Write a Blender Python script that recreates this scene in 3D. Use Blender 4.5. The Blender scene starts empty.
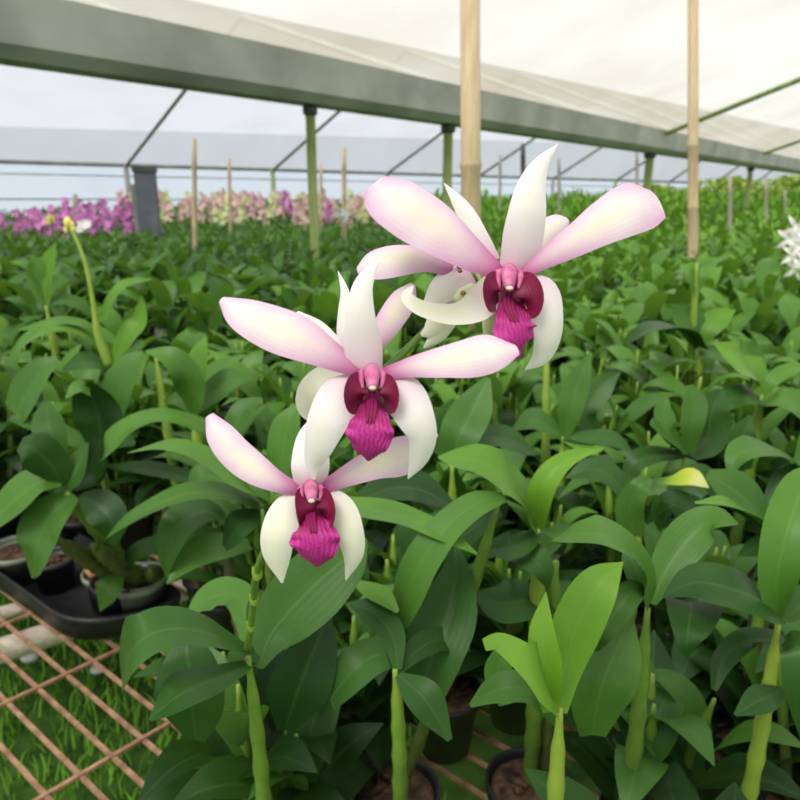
import bpy, math, random
import numpy as np
from mathutils import Vector, Matrix
random.seed(11)
sc = bpy.context.scene
COL = sc.collection
R = math.radians

# ------------------------------------------------------------------ camera
F = 693.0
PITCH = R(16)
CAM = Vector((0, 0, 1.36))
BZ = 0.70                                   # top of the bench mesh
FW = Vector((0, math.cos(PITCH), -math.sin(PITCH)))
UP = Vector((0, math.sin(PITCH), math.cos(PITCH)))
RT = Vector((1, 0, 0))
cd = bpy.data.cameras.new('camera'); cam = bpy.data.objects.new('camera', cd); COL.objects.link(cam)
cam.location = CAM; cam.rotation_euler = (math.pi/2 - PITCH, 0, 0)
cd.sensor_width = 36; cd.lens = 36*F/800; cd.clip_start = .01; cd.clip_end = 200
cd.dof.use_dof = True; cd.dof.focus_distance = .31; cd.dof.aperture_fstop = 17
sc.camera = cam

def ray(px, py):
    return FW + RT*((px-400)/F) - UP*((py-400)/F)
def PY(px, py, Y):                          # point of the place seen there at distance Y in front
    d = ray(px, py); return CAM + d*(Y/d.y)
def PD(px, py, dep): return CAM + ray(px, py)*dep
def PZ(px, py, z):
    d = ray(px, py); return CAM + d*((z-CAM.z)/d.z)
def depth(p): return (p-CAM).dot(FW)
def proj(p):
    v = p-CAM; d = v.dot(FW)
    if d < .02: return None
    return (400+F*v.dot(RT)/d, 400-F*v.dot(UP)/d)
def cv(x, y, z): return (RT*x + UP*y - FW*z).normalized()

# ------------------------------------------------------------------ materials
def nt(name):
    m = bpy.data.materials.new(name); m.use_nodes = True
    t = m.node_tree; t.nodes.clear()
    out = t.nodes.new('ShaderNodeOutputMaterial')
    return m, t, out
def N(t, typ, **kw):
    n = t.nodes.new(typ)
    for k, v in kw.items():
        if k.startswith('i_'):
            key = k[2:]
            n.inputs[int(key) if key.isdigit() else key.replace('_', ' ')].default_value = v
        else: setattr(n, k, v)
    return n
def L(t, a, b): t.links.new(a, b)
def math_n(t, op, a, b=None, clamp=False):
    n = N(t, 'ShaderNodeMath', operation=op); n.use_clamp = clamp
    for i, x in enumerate((a, b)):
        if x is None: continue
        if isinstance(x, (int, float)): n.inputs[i].default_value = x
        else: L(t, x, n.inputs[i])
    return n.outputs[0]
def mixc(t, f, a, b, mode='MIX'):
    n = N(t, 'ShaderNodeMix', data_type='RGBA', blend_type=mode)
    for s, x in ((0, f), (6, a), (7, b)):
        if isinstance(x, (int, float)): n.inputs[s].default_value = x
        elif isinstance(x, tuple): n.inputs[s].default_value = (*x, 1) if len(x) == 3 else x
        else: L(t, x, n.inputs[s])
    return n.outputs[2]
def ramp(t, fac, stops, interp='LINEAR'):
    n = N(t, 'ShaderNodeValToRGB'); cr = n.color_ramp; cr.interpolation = interp
    while len(cr.elements) < len(stops): cr.elements.new(.5)
    for e, (p, c) in zip(cr.elements, stops):
        e.position = p; e.color = (*c, 1) if isinstance(c, tuple) else (c, c, c, 1)
    L(t, fac, n.inputs[0]); return n.outputs[0]
def noise(t, scale, detail=3, coord='Object', stretch=None):
    tc = N(t, 'ShaderNodeTexCoord'); v = tc.outputs[coord]
    if stretch:
        mp = N(t, 'ShaderNodeMapping'); mp.inputs['Scale'].default_value = stretch
        L(t, v, mp.inputs[0]); v = mp.outputs[0]
    n = N(t, 'ShaderNodeTexNoise', i_Scale=scale, i_Detail=detail); L(t, v, n.inputs['Vector'])
    return n.outputs['Fac']
def pc(t):
    a = N(t, 'ShaderNodeAttribute', attribute_name='pc'); s = N(t, 'ShaderNodeSeparateXYZ')
    L(t, a.outputs['Vector'], s.inputs[0]); return s.outputs

def mat_leaf(name='leaf_green', stops=None):
    m, t, out = nt(name)
    u, v, tint = pc(t)
    nz = noise(t, 18, 4)
    tt = math_n(t, 'ADD', tint, math_n(t, 'MULTIPLY', math_n(t, 'SUBTRACT', nz, .5), .35))
    c = ramp(t, tt, stops or [(0, (.009, .034, .008)), (.3, (.028, .092, .014)), (.62, (.084, .210, .028)), (1, (.180, .375, .026))])
    # fine parallel veins and the pale groove of the midrib
    w = math_n(t, 'SINE', math_n(t, 'MULTIPLY', u, 62.0))
    c = mixc(t, math_n(t, 'MULTIPLY_ADD' if False else 'MULTIPLY', math_n(t, 'ADD', w, 1.0), .008), c, (.20, .38, .12))
    au = math_n(t, 'ABSOLUTE', math_n(t, 'SUBTRACT', u, .5))
    rib = math_n(t, 'SUBTRACT', 1.0, math_n(t, 'MULTIPLY', au, 28.0), True)
    c = mixc(t, math_n(t, 'MULTIPLY', rib, .12), c, (.30, .48, .14))
    geo = N(t, 'ShaderNodeNewGeometry')
    c = mixc(t, math_n(t, 'MULTIPLY', geo.outputs['Backfacing'], .22), c, (.16, .30, .10))
    sp = ramp(t, noise(t, 160, 2), [(.70, 0.0), (.76, 1.0)])
    c = mixc(t, math_n(t, 'MULTIPLY', sp, .08), c, (.20, .30, .12))
    b = N(t, 'ShaderNodeBsdfPrincipled', i_Roughness=.42); L(t, c, b.inputs['Base Color'])
    b.inputs['Specular IOR Level'].default_value = .28
    bump = N(t, 'ShaderNodeBump', i_Strength=.06, i_Distance=.0004); L(t, w, bump.inputs['Height']); L(t, bump.outputs[0], b.inputs['Normal'])
    tr = N(t, 'ShaderNodeBsdfTranslucent'); L(t, mixc(t, .6, c, (.30, .60, .03)), tr.inputs[0])
    mx = N(t, 'ShaderNodeMixShader', i_Fac=.22); L(t, b.outputs[0], mx.inputs[1]); L(t, tr.outputs[0], mx.inputs[2])
    L(t, mx.outputs[0], out.inputs[0]); return m
def mat_simple(name, c1, c2, scale=20, rough=.6, stretch=None, bump=0, detail=3, spec=.4, metal=0):
    m, t, out = nt(name)
    nz = noise(t, scale, detail, stretch=stretch)
    c = ramp(t, nz, [(.3, c1), (.7, c2)])
    b = N(t, 'ShaderNodeBsdfPrincipled', i_Roughness=rough); L(t, c, b.inputs['Base Color'])
    b.inputs['Specular IOR Level'].default_value = spec; b.inputs['Metallic'].default_value = metal
    if bump:
        bp = N(t, 'ShaderNodeBump', i_Strength=bump, i_Distance=.004); L(t, nz, bp.inputs['Height']); L(t, bp.outputs[0], b.inputs['Normal'])
    L(t, b.outputs[0], out.inputs[0]); return m
def mat_cane():
    m, t, out = nt('cane_green')
    u, v, tint = pc(t)
    c = ramp(t, math_n(t, 'ADD', tint, math_n(t, 'MULTIPLY', math_n(t, 'SUBTRACT', noise(t, 60, 3), .5), .3)),
             [(0, (.10, .07, .035)), (.3, (.085, .11, .03)), (.6, (.14, .27, .03)), (1, (.36, .48, .06))])
    b = N(t, 'ShaderNodeBsdfPrincipled', i_Roughness=.45); L(t, c, b.inputs['Base Color'])
    L(t, b.outputs[0], out.inputs[0]); return m
def mat_petal(name, edge, tipf, basef, white=(.96, .94, .93), cream=(.93, .90, .64), pink=(.78, .46, .70), deep=(.52, .07, .27)):
    m, t, out = nt(name)
    u, v, tint = pc(t)
    au = math_n(t, 'MULTIPLY', math_n(t, 'ABSOLUTE', math_n(t, 'SUBTRACT', u, .5)), 2.0)
    streak = math_n(t, 'SINE', math_n(t, 'MULTIPLY', u, 70.0))
    nz = noise(t, 65, 4)
    nn = math_n(t, 'MULTIPLY', math_n(t, 'SUBTRACT', nz, .5), .9)
    e = math_n(t, 'ADD', math_n(t, 'MULTIPLY', math_n(t, 'POWER', au, 1.6), edge), math_n(t, 'MULTIPLY', math_n(t, 'POWER', v, 4.0), tipf))
    bs = math_n(t, 'MULTIPLY', math_n(t, 'POWER', math_n(t, 'SUBTRACT', 1.0, v, True), 3.0), basef)
    e = math_n(t, 'ADD', e, math_n(t, 'ADD', bs, math_n(t, 'ADD', math_n(t, 'MULTIPLY', nn, edge*1.5), math_n(t, 'MULTIPLY', streak, .015))), True)
    cr = ramp(t, v, [(.1, 0.0), (.5, 1.0), (.85, .2)])
    c = mixc(t, math_n(t, 'MULTIPLY', cr, math_n(t, 'MULTIPLY', math_n(t, 'SUBTRACT', 1.0, au, True), .85)), white, cream)
    c = mixc(t, e, c, pink)
    d = math_n(t, 'MULTIPLY', math_n(t, 'POWER', math_n(t, 'SUBTRACT', 1.0, v, True), 5.5), min(1, basef*1.3), True)
    c = mixc(t, d, c, deep)
    b = N(t, 'ShaderNodeBsdfPrincipled', i_Roughness=.5); L(t, c, b.inputs['Base Color'])
    b.inputs['Specular IOR Level'].default_value = .3
    bump = N(t, 'ShaderNodeBump', i_Strength=.07, i_Distance=.0003); L(t, streak, bump.inputs['Height']); L(t, bump.outputs[0], b.inputs['Normal'])
    tr = N(t, 'ShaderNodeBsdfTranslucent'); L(t, c, tr.inputs[0])
    mx = N(t, 'ShaderNodeMixShader', i_Fac=.30); L(t, b.outputs[0], mx.inputs[1]); L(t, tr.outputs[0], mx.inputs[2])
    L(t, mx.outputs[0], out.inputs[0]); return m
def mat_lip():
    m, t, out = nt('orchid_lip')
    u, v, tint = pc(t)
    au = math_n(t, 'MULTIPLY', math_n(t, 'ABSOLUTE', math_n(t, 'SUBTRACT', u, .5)), 2.0)
    # forked veins that spread from the throat
    vein = math_n(t, 'SINE', math_n(t, 'ADD', math_n(t, 'MULTIPLY', u, 60.0), math_n(t, 'MULTIPLY', noise(t, 260, 3), 14.0)))
    c = ramp(t, tint, [(0, (.15, .003, .030)), (.45, (.25, .004, .075)), (1, (.46, .014, .22))])
    c = mixc(t, math_n(t, 'MULTIPLY', math_n(t, 'MULTIPLY', math_n(t, 'ADD', vein, 1.0), tint), .10), c, (.66, .12, .46))
    b = N(t, 'ShaderNodeBsdfPrincipled', i_Roughness=.5); L(t, c, b.inputs['Base Color'])
    bp = N(t, 'ShaderNodeBump', i_Strength=.34, i_Distance=.0006); L(t, math_n(t, 'MULTIPLY', vein, tint), bp.inputs['Height']); L(t, bp.outputs[0], b.inputs['Normal'])
    b.inputs['Specular IOR Level'].default_value = .35
    L(t, b.outputs[0], out.inputs[0]); return m
def mat_film(name, col, through, dirt):
    m, t, out = nt(name)
    nz = noise(t, .9, 5)
    c = mixc(t, ramp(t, nz, [(.42, 0.0), (.72, 1.0)]), col, dirt)
    tp = N(t, 'ShaderNodeBsdfTransparent'); tp.inputs[0].default_value = (.68, .685, .71, 1) if through < .46 else (.80, .82, .88, 1)
    tl = N(t, 'ShaderNodeBsdfTranslucent'); L(t, c, tl.inputs[0])
    df = N(t, 'ShaderNodeBsdfDiffuse'); L(t, c, df.inputs[0])
    m1 = N(t, 'ShaderNodeMixShader', i_Fac=.35); L(t, tl.outputs[0], m1.inputs[1]); L(t, df.outputs[0], m1.inputs[2])
    m2 = N(t, 'ShaderNodeMixShader', i_Fac=through); L(t, m1.outputs[0], m2.inputs[1]); L(t, tp.outputs[0], m2.inputs[2])
    L(t, m2.outputs[0], out.inputs[0]); return m

M_LEAF = mat_leaf()
M_YEL = mat_leaf('leaf_yellow', [(0, (.04, .13, .02)), (.2, (.07, .20, .02)), (.5, (.34, .46, .03)), (.8, (.50, .55, .06)), (1, (.70, .70, .30))])
M_CANE = mat_cane()
M_PETAL = mat_petal('petal_pink_edged', .60, .42, .80)
M_SEPAL = mat_petal('sepal_white', .04, .0, .34, cream=(.94, .92, .84))
M_SEPALC = mat_petal('sepal_cream', .04, .0, .10, white=(.92, .91, .82), cream=(.90, .89, .68))
M_LIP = mat_lip()
M_COL = mat_simple('column_pink', (.46, .06, .20), (.62, .22, .38), 300, .45)
M_CAP = mat_simple('anther_cap_cream', (.70, .52, .38), (.80, .68, .50), 300, .5)
M_TIP = mat_simple('spur_lime', (.62, .68, .34), (.74, .78, .50), 120, .5)
M_POT = mat_simple('black_pot_plastic', (.012, .012, .014), (.03, .03, .034), 30, .45)
M_POTG = mat_simple('clear_grey_pot_plastic', (.16, .18, .13), (.25, .27, .22), 26, .35)
M_HUSK = mat_simple('coconut_husk', (.022, .013, .008), (.14, .08, .045), 90, .95, bump=1)
M_HUSKO = mat_simple('husk_orange', (.32, .13, .04), (.45, .24, .10), 90, .9, bump=.6)
M_RUST = mat_simple('rusty_steel', (.22, .105, .06), (.46, .27, .17), 60, .8, bump=.4)
M_POLE = mat_simple('old_wood_pole', (.42, .35, .27), (.64, .57, .47), 14, .8, stretch=(1, 9, 9), bump=.3)
M_BAM = mat_simple('bamboo_tan', (.47, .34, .19), (.62, .49, .31), 22, .55, stretch=(6, 6, .4))
M_BAMD = mat_simple('bamboo_weathered', (.30, .27, .22), (.44, .40, .33), 22, .7, stretch=(6, 6, .4))
M_STEEL = mat_simple('green_painted_steel', (.15, .21, .05), (.30, .38, .12), 9, .55, stretch=(3, 3, .5))
M_GREY = mat_simple('galvanised_grey', (.17, .18, .16), (.30, .31, .28), 5, .55)
M_GUT = mat_simple('gutter_zinc', (.30, .30, .28), (.52, .52, .50), 3, .5, bump=.2)
M_DARK = mat_simple('dark_pipe', (.045, .05, .045), (.09, .10, .08), 8, .6)
M_CONC = mat_simple('concrete_grey', (.10, .11, .13), (.16, .17, .19), 7, .85, bump=.3)
M_GROUND = mat_simple('ground_turf', (.035, .09, .012), (.10, .22, .03), 14, .95, bump=.8, detail=6)
M_GRASS = mat_simple('grass_blade', (.13, .36, .02), (.26, .56, .05), 20, .6)
M_STONE = mat_simple('pale_stone', (.55, .54, .48), (.75, .74, .68), 40, .8)
M_ROOF = mat_film('roof_film', (.36, .37, .39), .44, (.31, .31, .30))
M_ROOF2 = mat_film('roof_film_old', (.52, .50, .43), .44, (.42, .37, .26))
M_WALL = mat_film('wall_film', (.55, .57, .64), .5, (.48, .50, .56))
def mat_blossom(name, a, b_):
    return mat_simple(name, a, b_, 30, .6)
M_MAG = mat_blossom('blossom_magenta', (.52, .10, .38), (.74, .34, .62))
M_PEACH = mat_blossom('blossom_peach', (.62, .36, .34), (.78, .60, .50))
M_LIME = mat_blossom('blossom_lime', (.55, .62, .22), (.72, .76, .42))
M_WHITE = mat_blossom('blossom_white', (.74, .72, .66), (.84, .83, .79))
M_YELB = mat_blossom('blossom_yellow', (.72, .66, .12), (.84, .80, .30))

# ------------------------------------------------------------------ mesh tools
class MB:
    def __init__(s): s.v = []; s.f = []; s.a = []; s.mi = []
    def add(s, vs, fs, at, mi=0):
        o = len(s.v); s.v += vs; s.a += at; s.f += [tuple(i+o for i in f) for f in fs]; s.mi += [mi]*len(fs)
    def build(s, name, mats, parent=None, origin=None, smooth=True):
        me = bpy.data.meshes.new(name)
        org = Vector(origin) if origin is not None else Vector((0, 0, 0))
        me.from_pydata([tuple(Vector(p)-org) for p in s.v], [], s.f)
        if not isinstance(mats, (list, tuple)): mats = [mats]
        for m in mats: me.materials.append(m)
        me.polygons.foreach_set('material_index', s.mi)
        me.polygons.foreach_set('use_smooth', [smooth]*len(s.f))
        at = me.attributes.new('pc', 'FLOAT_VECTOR', 'POINT')
        at.data.foreach_set('vector', np.array(s.a, dtype=np.float32).ravel())
        me.update()
        o = bpy.data.objects.new(name, me); COL.objects.link(o)
        if parent is not None: o.parent = parent
        else: o.location = org
        return o

def catmull(P, n):
    P = [np.array(p, float) for p in P]; k = len(P)
    E = [2*P[0]-P[1]] + P + [2*P[-1]-P[-2]]
    out = []
    for i in range(n+1):
        s = i/n*(k-1); j = min(int(s), k-2); u = s-j
        a, b, c, d = E[j:j+4]
        out.append(.5*((2*b)+(-a+c)*u+(2*a-5*b+4*c-d)*u*u+(-a+3*b-3*c+d)*u**3))
    return out

def ribbon(mb, pts, hw, face, n=14, m=8, fold=0.0, cup=0.0, tint=.4, thick=0.0, ruffle=0.0, twist=(0, 0), px=True, tipround=True, mi=0, waves=5, tintf=None):
    """a blade along pts; hw = half widths (apparent pixels when px, else metres); face = the side its upper face looks to"""
    C = [Vector(c) for c in catmull(pts, n)]
    W = [max(0.0, float(w[0])) for w in catmull([[w] for w in hw], n)]
    faces = face if isinstance(face, list) else [face, face]
    vs = []; at = []; 
    rows = []
    for i in range(n+1):
        t = (C[min(i+1, n)]-C[max(i-1, 0)]).normalized()
        q = i/n; fi = q*(len(faces)-1); j = min(int(fi), len(faces)-2); fn = faces[j].lerp(faces[j+1], fi-j).normalized()
        side = t.cross(fn)
        if side.length < 1e-4: side = t.cross(Vector((.3, .5, .8)))
        side.normalize(); nn = side.cross(t).normalized()
        ang = twist[0]+(twist[1]-twist[0])*q
        if ang:
            rm = Matrix.Rotation(ang, 3, t); side = rm @ side; nn = rm @ nn
        w = W[i]
        if px:
            vd = (C[i]-CAM).normalized(); sp = side - vd*side.dot(vd); tp = t - vd*t.dot(vd)
            if tp.length > 1e-3:
                tp.normalize(); app = (sp - tp*sp.dot(tp)).length
            else: app = sp.length
            w = w*depth(C[i])/F/max(.5, app)
        rows.append((C[i], side, nn, w, q))
    layers = (1, -1) if thick else (0,)
    for ly in layers:
        for (c, side, nn, w, q) in rows:
            for k in range(m+1):
                s = 2*k/m-1
                h = fold*abs(s)*w + cup*s*s*w
                if ruffle: h += ruffle*w*abs(s)**2*math.sin(q*math.pi*waves*2+s*2)
                if thick: h += ly*thick*.5*(1-s*s)*min(1, 4*q+.3)*min(1, 4*(1-q)+.05)
                vs.append(tuple(c+side*(w*s)+nn*h))
                tv = tintf(s, q) if tintf else tint
                at.append(((s+1)/2, q, tv))
    fs = []
    S = (n+1)*(m+1)
    for l, ly in enumerate(layers):
        for i in range(n):
            for k in range(m):
                a = l*S+i*(m+1)+k; f = (a, a+m+1, a+m+2, a+1)
                # normal of (a, next row, ..) : make it face nn
                fs.append(f[::-1] if ly >= 0 else f)
    mb.add(vs, fs, at, mi)

def tube(mb, pts, rad, n=12, seg=8, tint=.5, mi=0, caps=True, resample=True, rough_rings=0):
    if resample:
        C = [Vector(c) for c in catmull(pts, n)]; Rr = [float(r[0]) for r in catmull([[r] for r in rad], n)]
    else: C = [Vector(p) for p in pts]; Rr = list(rad); n = len(C)-1
    vs = []; at = []; fs = []
    ref = Vector((.31, .2, .93))
    t0 = (C[-1]-C[0]).normalized()
    if abs(t0.dot(ref)) > .9: ref = Vector((1, .1, 0))
    for i in range(n+1):
        t = (C[min(i+1, n)]-C[max(i-1, 0)]).normalized()
        x = t.cross(ref).normalized(); y = t.cross(x)
        tv = tint[0]+(tint[1]-tint[0])*i/n if isinstance(tint, tuple) else tint
        for k in range(seg):
            a = 2*math.pi*k/seg
            vs.append(tuple(C[i]+(x*math.cos(a)+y*math.sin(a))*max(1e-5, Rr[i]))); at.append((k/seg, i/n, tv))
    for i in range(n):
        for k in range(seg):
            a = i*seg+k; b = i*seg+(k+1) % seg
            fs.append((a, b, b+seg, a+seg))
    if caps: fs.append(tuple(range(seg-1, -1, -1))); fs.append(tuple(n*seg+k for k in range(seg)))
    mb.add(vs, fs, at, mi)

def cane_path(top, foot, k=9, bow=0.0, side=Vector((1, 0, 0))):
    top = Vector(top); foot = Vector(foot)
    return [foot.lerp(top, i/k)+side*bow*math.sin(math.pi*i/k) for i in range(k+1)]
def cane(mb, top, foot, r, tint=(.25, .75), bow=0.0, nodes=9, bulge=1.15, seg=9, mi=0, end=.995):
    P = cane_path(Vector(foot).lerp(Vector(top), end), foot, nodes*3, bow)
    rad = []
    for i in range(len(P)):
        q = i/(len(P)-1); base = r*(.75+(bulge-.75)*math.sin(math.pi*min(1, q*1.05)**.8)*.8) if bulge > 1 else r
        rad.append(base*(1.13 if i % 3 == 0 else .96)*(1 if q < .85 else 1-(q-.85)/.15*.60))
    tube(mb, P, rad, seg=seg, tint=tint, resample=False, mi=mi)
def lathe(mb, prof, cx=0, cy=0, cz=0, seg=20, mi=0, tint=.5):
    vs = []; at = []; fs = []
    for i, (r, z) in enumerate(prof):
        for k in range(seg):
            a = 2*math.pi*k/seg; vs.append((cx+r*math.cos(a), cy+r*math.sin(a), cz+z)); at.append((k/seg, i/len(prof), tint))
    for i in range(len(prof)-1):
        for k in range(seg):
            a = i*seg+k; b = i*seg+(k+1) % seg; fs.append((a, b, b+seg, a+seg))
    mb.add(vs, fs, at, mi)
def boxm(mb, x0, x1, y0, y1, z0, z1, rot=0, c=(0, 0), mi=0):
    ca, sa = math.cos(rot), math.sin(rot)
    vs = [(c[0]+x*ca-y*sa, c[1]+x*sa+y*ca, z) for z in (z0, z1) for x, y in ((x0, y0), (x1, y0), (x1, y1), (x0, y1))]
    fs = [(3, 2, 1, 0), (4, 5, 6, 7), (0, 1, 5, 4), (1, 2, 6, 5), (2, 3, 7, 6), (3, 0, 4, 7)]
    mb.add(vs, fs, [(0, 0, .5)]*8, mi)

def tag(o, label=None, cat=None, group=None, kind=None):
    if label: o['label'] = label
    if cat: o['category'] = cat
    if group: o['group'] = group
    if kind: o['kind'] = kind
    return o
def empty(name, loc, parent=None):
    o = bpy.data.objects.new(name, None); COL.objects.link(o); o.location = loc; o.empty_display_size = .02
    if parent: o.parent = parent
    return o

# ------------------------------------------------------------------ the orchid spray in front
spray_root_pt = PY(247, 652, .40)
spray = empty('orchid_spray', spray_root_pt)
tag(spray, 'spray of white and pink orchid flowers with magenta lips, rising from the front plant', 'orchid flowers')
O = spray_root_pt

def flower(label, dep, parts, col=None, pink=True):
    """parts: list of (name, material, [(px,py,dmm)], [half widths], face, extra)"""
    fl = empty('flower', (0, 0, 0), spray)
    if label: fl['label'] = label
    for nm, mt, pts, hw, face, ex in parts:
        mb = MB()
        ribbon(mb, [PD(x, y, dep+dz*.001) for x, y, dz in pts], hw, face, n=26, m=14, thick=.0009, **ex)
        mb.build(nm, mt, fl, O)
    return fl
def lip(fl, dep, cx, cy, s, w, side_l, side_r, tail, tilt=0.0):
    """lip with a hanging ruffled middle lobe and two raised side lobes, then the column with its cap"""
    mb = MB()
    tx, ty = tail; L_ = ty-(cy+18*s)
    mid = [(cx, cy+12*s, 4), (cx+(tx-cx)*.15, cy+12*s+L_*.22, -3), (cx+(tx-cx)*.4, cy+14*s+L_*.42, -9), (cx+(tx-cx)*.65, cy+16*s+L_*.62, -11),
           (cx+(tx-cx)*.9, cy+18*s+L_*.84, -8), (tx, ty, -3)]
    ribbon(mb, [PD(x, y, dep+dz*.001) for x, y, dz in mid], [9*s, 11*s, w*.92, w*1.16, w*.84, 1.2], cv(tilt, .35, 1), n=34, m=22, thick=.001,
           cup=-.22, ruffle=.13, waves=4.5, tintf=lambda a, q: max(0, min(1, -.05+1.9*q**1.1+.25*abs(a)-.15)))
    # crest ridges of the throat
    for k in (-1, 0, 1):
        tube(mb, [PD(cx+k*3.2*s, cy+14*s, dep-.000), PD(cx+k*3.5*s, cy+12*s+L_*.3, dep-.0065), PD(cx+(tx-cx)*.5+k*3*s, cy+14*s+L_*.5, dep-.0115)], [.0005, .0009, .0003], n=10, seg=6, tint=.35)
    for sg, (ex, ey, hx) in ((-1, side_l), (1, side_r)):
        bx = cx+sg*7*s
        pts = [(bx, cy+2*s, 2), ((bx+ex)/2+sg*2, (cy+ey)/2-2, -5), (ex, ey, -7), (ex-sg*1, ey+10*s, -4), (bx+(ex-bx)*.4, ey+17*s, 0)]
        ribbon(mb, [PD(x, y, dep+dz*.001) for x, y, dz in pts], [3*s, hx*.8, hx, hx*.85, 2*s], cv(-sg*.55, .25, 1), n=18, m=10, thick=.0009, cup=.35, tint=.10)
    mb.build('lip', M_LIP, fl, O)
    cb = MB()
    tube(cb, [PD(cx, cy-6*s, dep+.004), PD(cx, cy-2*s, dep-.002), PD(cx+.3, cy+6*s, dep-.007), PD(cx+.5, cy+13*s, dep-.010)], [6.5*s*dep/F, 8*s*dep/F, 6.6*s*dep/F, 4.2*s*dep/F], n=14, seg=14)
    for sg in (-1, 1):
        tube(cb, [PD(cx+sg*5*s, cy-5*s, dep+.002), PD(cx+sg*11*s, cy+0*s, dep-.002), PD(cx+sg*9*s, cy+13*s, dep-.006)], [2.5*s*dep/F, 4.0*s*dep/F, 1.4*s*dep/F], n=9, seg=8)
    cb.build('column', M_COL, fl, O)
    ab = MB(); c = PD(cx+.5, cy+13*s, dep-.0112); r = 2.9*s*dep/F
    vs = []; fs = []
    lathe(ab, [(r*math.sin(a)*1.25, -r*.75*math.cos(a)) for a in [math.pi*i/8 for i in range(9)]], c.x, c.y, c.z, 12)
    ab.build('anther_cap', M_CAP, fl, O)

fz = cv(0, .18, 1)
# middle flower
dM = .250
fm = flower('middle flower of the spray, largest view, left petal reaching furthest left', dM, [
    ('sepal', M_SEPAL, [(370, 376, 3), (364, 348, 0), (361, 318, -3), (362, 290, -3), (369, 273, 0), (380, 260, 5)], [14, 19.5, 15, 11, 7, .3], cv(.12, .2, 1), dict(cup=-.28)),
    ('petal', M_PETAL, [(362, 371, 2), (330, 354, 0), (300, 338, 0), (268, 324, 3), (240, 311, 7), (221, 299, 12)], [7, 15, 22, 22.5, 17, 3.5], cv(-.1, .45, 1), dict(cup=-.16, ruffle=.05, waves=2)),
    ('petal', M_PETAL, [(383, 373, 2), (410, 366, -1), (440, 361, -3), (470, 356, -3), (495, 350, -1), (518, 349, 4)], [6, 10, 15.5, 20, 18, 5], cv(.1, .5, 1), dict(cup=-.18, ruffle=.05, waves=2)),
    ('sepal', M_SEPAL, [(362, 380, 3), (343, 394, -2), (327, 418, -5), (317, 444, -2), (312, 464, 4), (314, 480, 8)], [11, 23, 21, 16, 9, 1], cv(-.25, .0, 1), dict(cup=-.25)),
    ('sepal', M_SEPAL, [(383, 380, 3), (402, 392, -2), (416, 415, -5), (424, 437, -3), (419, 460, 2), (408, 479, 7)], [10, 21, 19.5, 14.5, 10, .6], cv(.25, .0, 1), dict(cup=-.25)),
])
lip(fm, dM-.001, 372, 375, 1.0, 21, (354, 393, 12), (391, 394, 10), (368, 461))
# top flower
dT = .270
ft = flower('top right flower of the spray, with two broad petals spread wide', dT, [
    ('sepal', M_SEPAL, [(512, 274, 3), (523, 244, -1), (529, 212, -4), (533, 186, -3), (542, 163, 0), (558, 144, 5)], [13, 20, 19, 15, 8.5, .3], cv(.15, .1, 1), dict(cup=-.28)),
    ('petal', M_PETAL, [(500, 272, 2), (470, 252, 0), (441, 231, -1), (412, 211, 1), (389, 195, 4), (374, 183, 8)], [7, 17, 24, 27, 25, 13], cv(-.1, .4, 1), dict(cup=-.14, ruffle=.04, waves=2)),
    ('petal', M_PETAL, [(520, 273, 2), (550, 255, 0), (580, 237, -1), (610, 218, 0), (638, 204, 2), (660, 202, 6)], [6, 11, 17, 23.5, 25, 14], cv(.1, .4, 1), dict(cup=-.16, ruffle=.05, waves=2)),
    ('sepal', M_SEPAL, [(520, 280, 3), (541, 291, -2), (549, 317, -4), (549, 340, -2), (541, 358, 2), (525, 370, 6)], [8, 18, 16, 13, 9, .5], cv(.3, .0, 1), dict(cup=-.22)),
    ('sepal', M_SEPALC, [(497, 284, 3), (480, 303, -3), (459, 313, -4), (437, 312, -2), (418, 306, 2), (407, 296, 6), (413, 286, 9)], [14, 17, 11.5, 9, 7.5, 5.5, 1], cv(-.3, -.35, 1), dict(cup=.25)),
])
lip(ft, dT-.001, 509, 275, 1.02, 18.5, (491, 290, 11), (530, 296, 15), (521, 357), .1)
# bottom flower
dB = .262
fb = flower('lowest flower of the spray, with two white sepals curving down like pincers', dB, [
    ('sepal', M_SEPAL, [(309, 492, 3), (310, 470, 0), (311, 450, 2), (315, 432, 6), (322, 414, 12)], [14, 19, 18, 15, 5], cv(.1, .2, 1), dict(cup=-.25)),
    ('petal', M_PETAL, [(300, 490, 2), (278, 482, 0), (255, 469, 0), (234, 452, 2), (219, 433, 5), (209, 415, 9)], [6, 10.5, 15.5, 16.5, 14, 4.5], cv(-.1, .4, 1), dict(cup=-.16, ruffle=.04, waves=2)),
    ('petal', M_PETAL, [(322, 488, 2), (348, 475, 1), (375, 463, 2), (405, 453, 5), (437, 433, 9)], [6, 11, 16, 19, 3], cv(.1, .4, 1), dict(cup=-.16, ruffle=.04, waves=2)),
    ('sepal', M_SEPALC, [(303, 494, 3), (286, 511, -2), (276, 535, -4), (275, 558, -1), (282, 583, 5)], [9, 16.5, 17, 13.5, 1], cv(-.25, .0, 1), dict(cup=-.22)),
    ('sepal', M_SEPALC, [(320, 494, 3), (338, 508, -2), (349, 530, -4), (354, 555, -1), (346, 580, 5)], [9, 16, 15, 10.5, .8], cv(.25, .0, 1), dict(cup=-.22)),
])
lip(fb, dB-.001, 311, 489, .9, 22, (304, 509, 9.5), (328, 509, 9.5), (316, 567))
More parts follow.
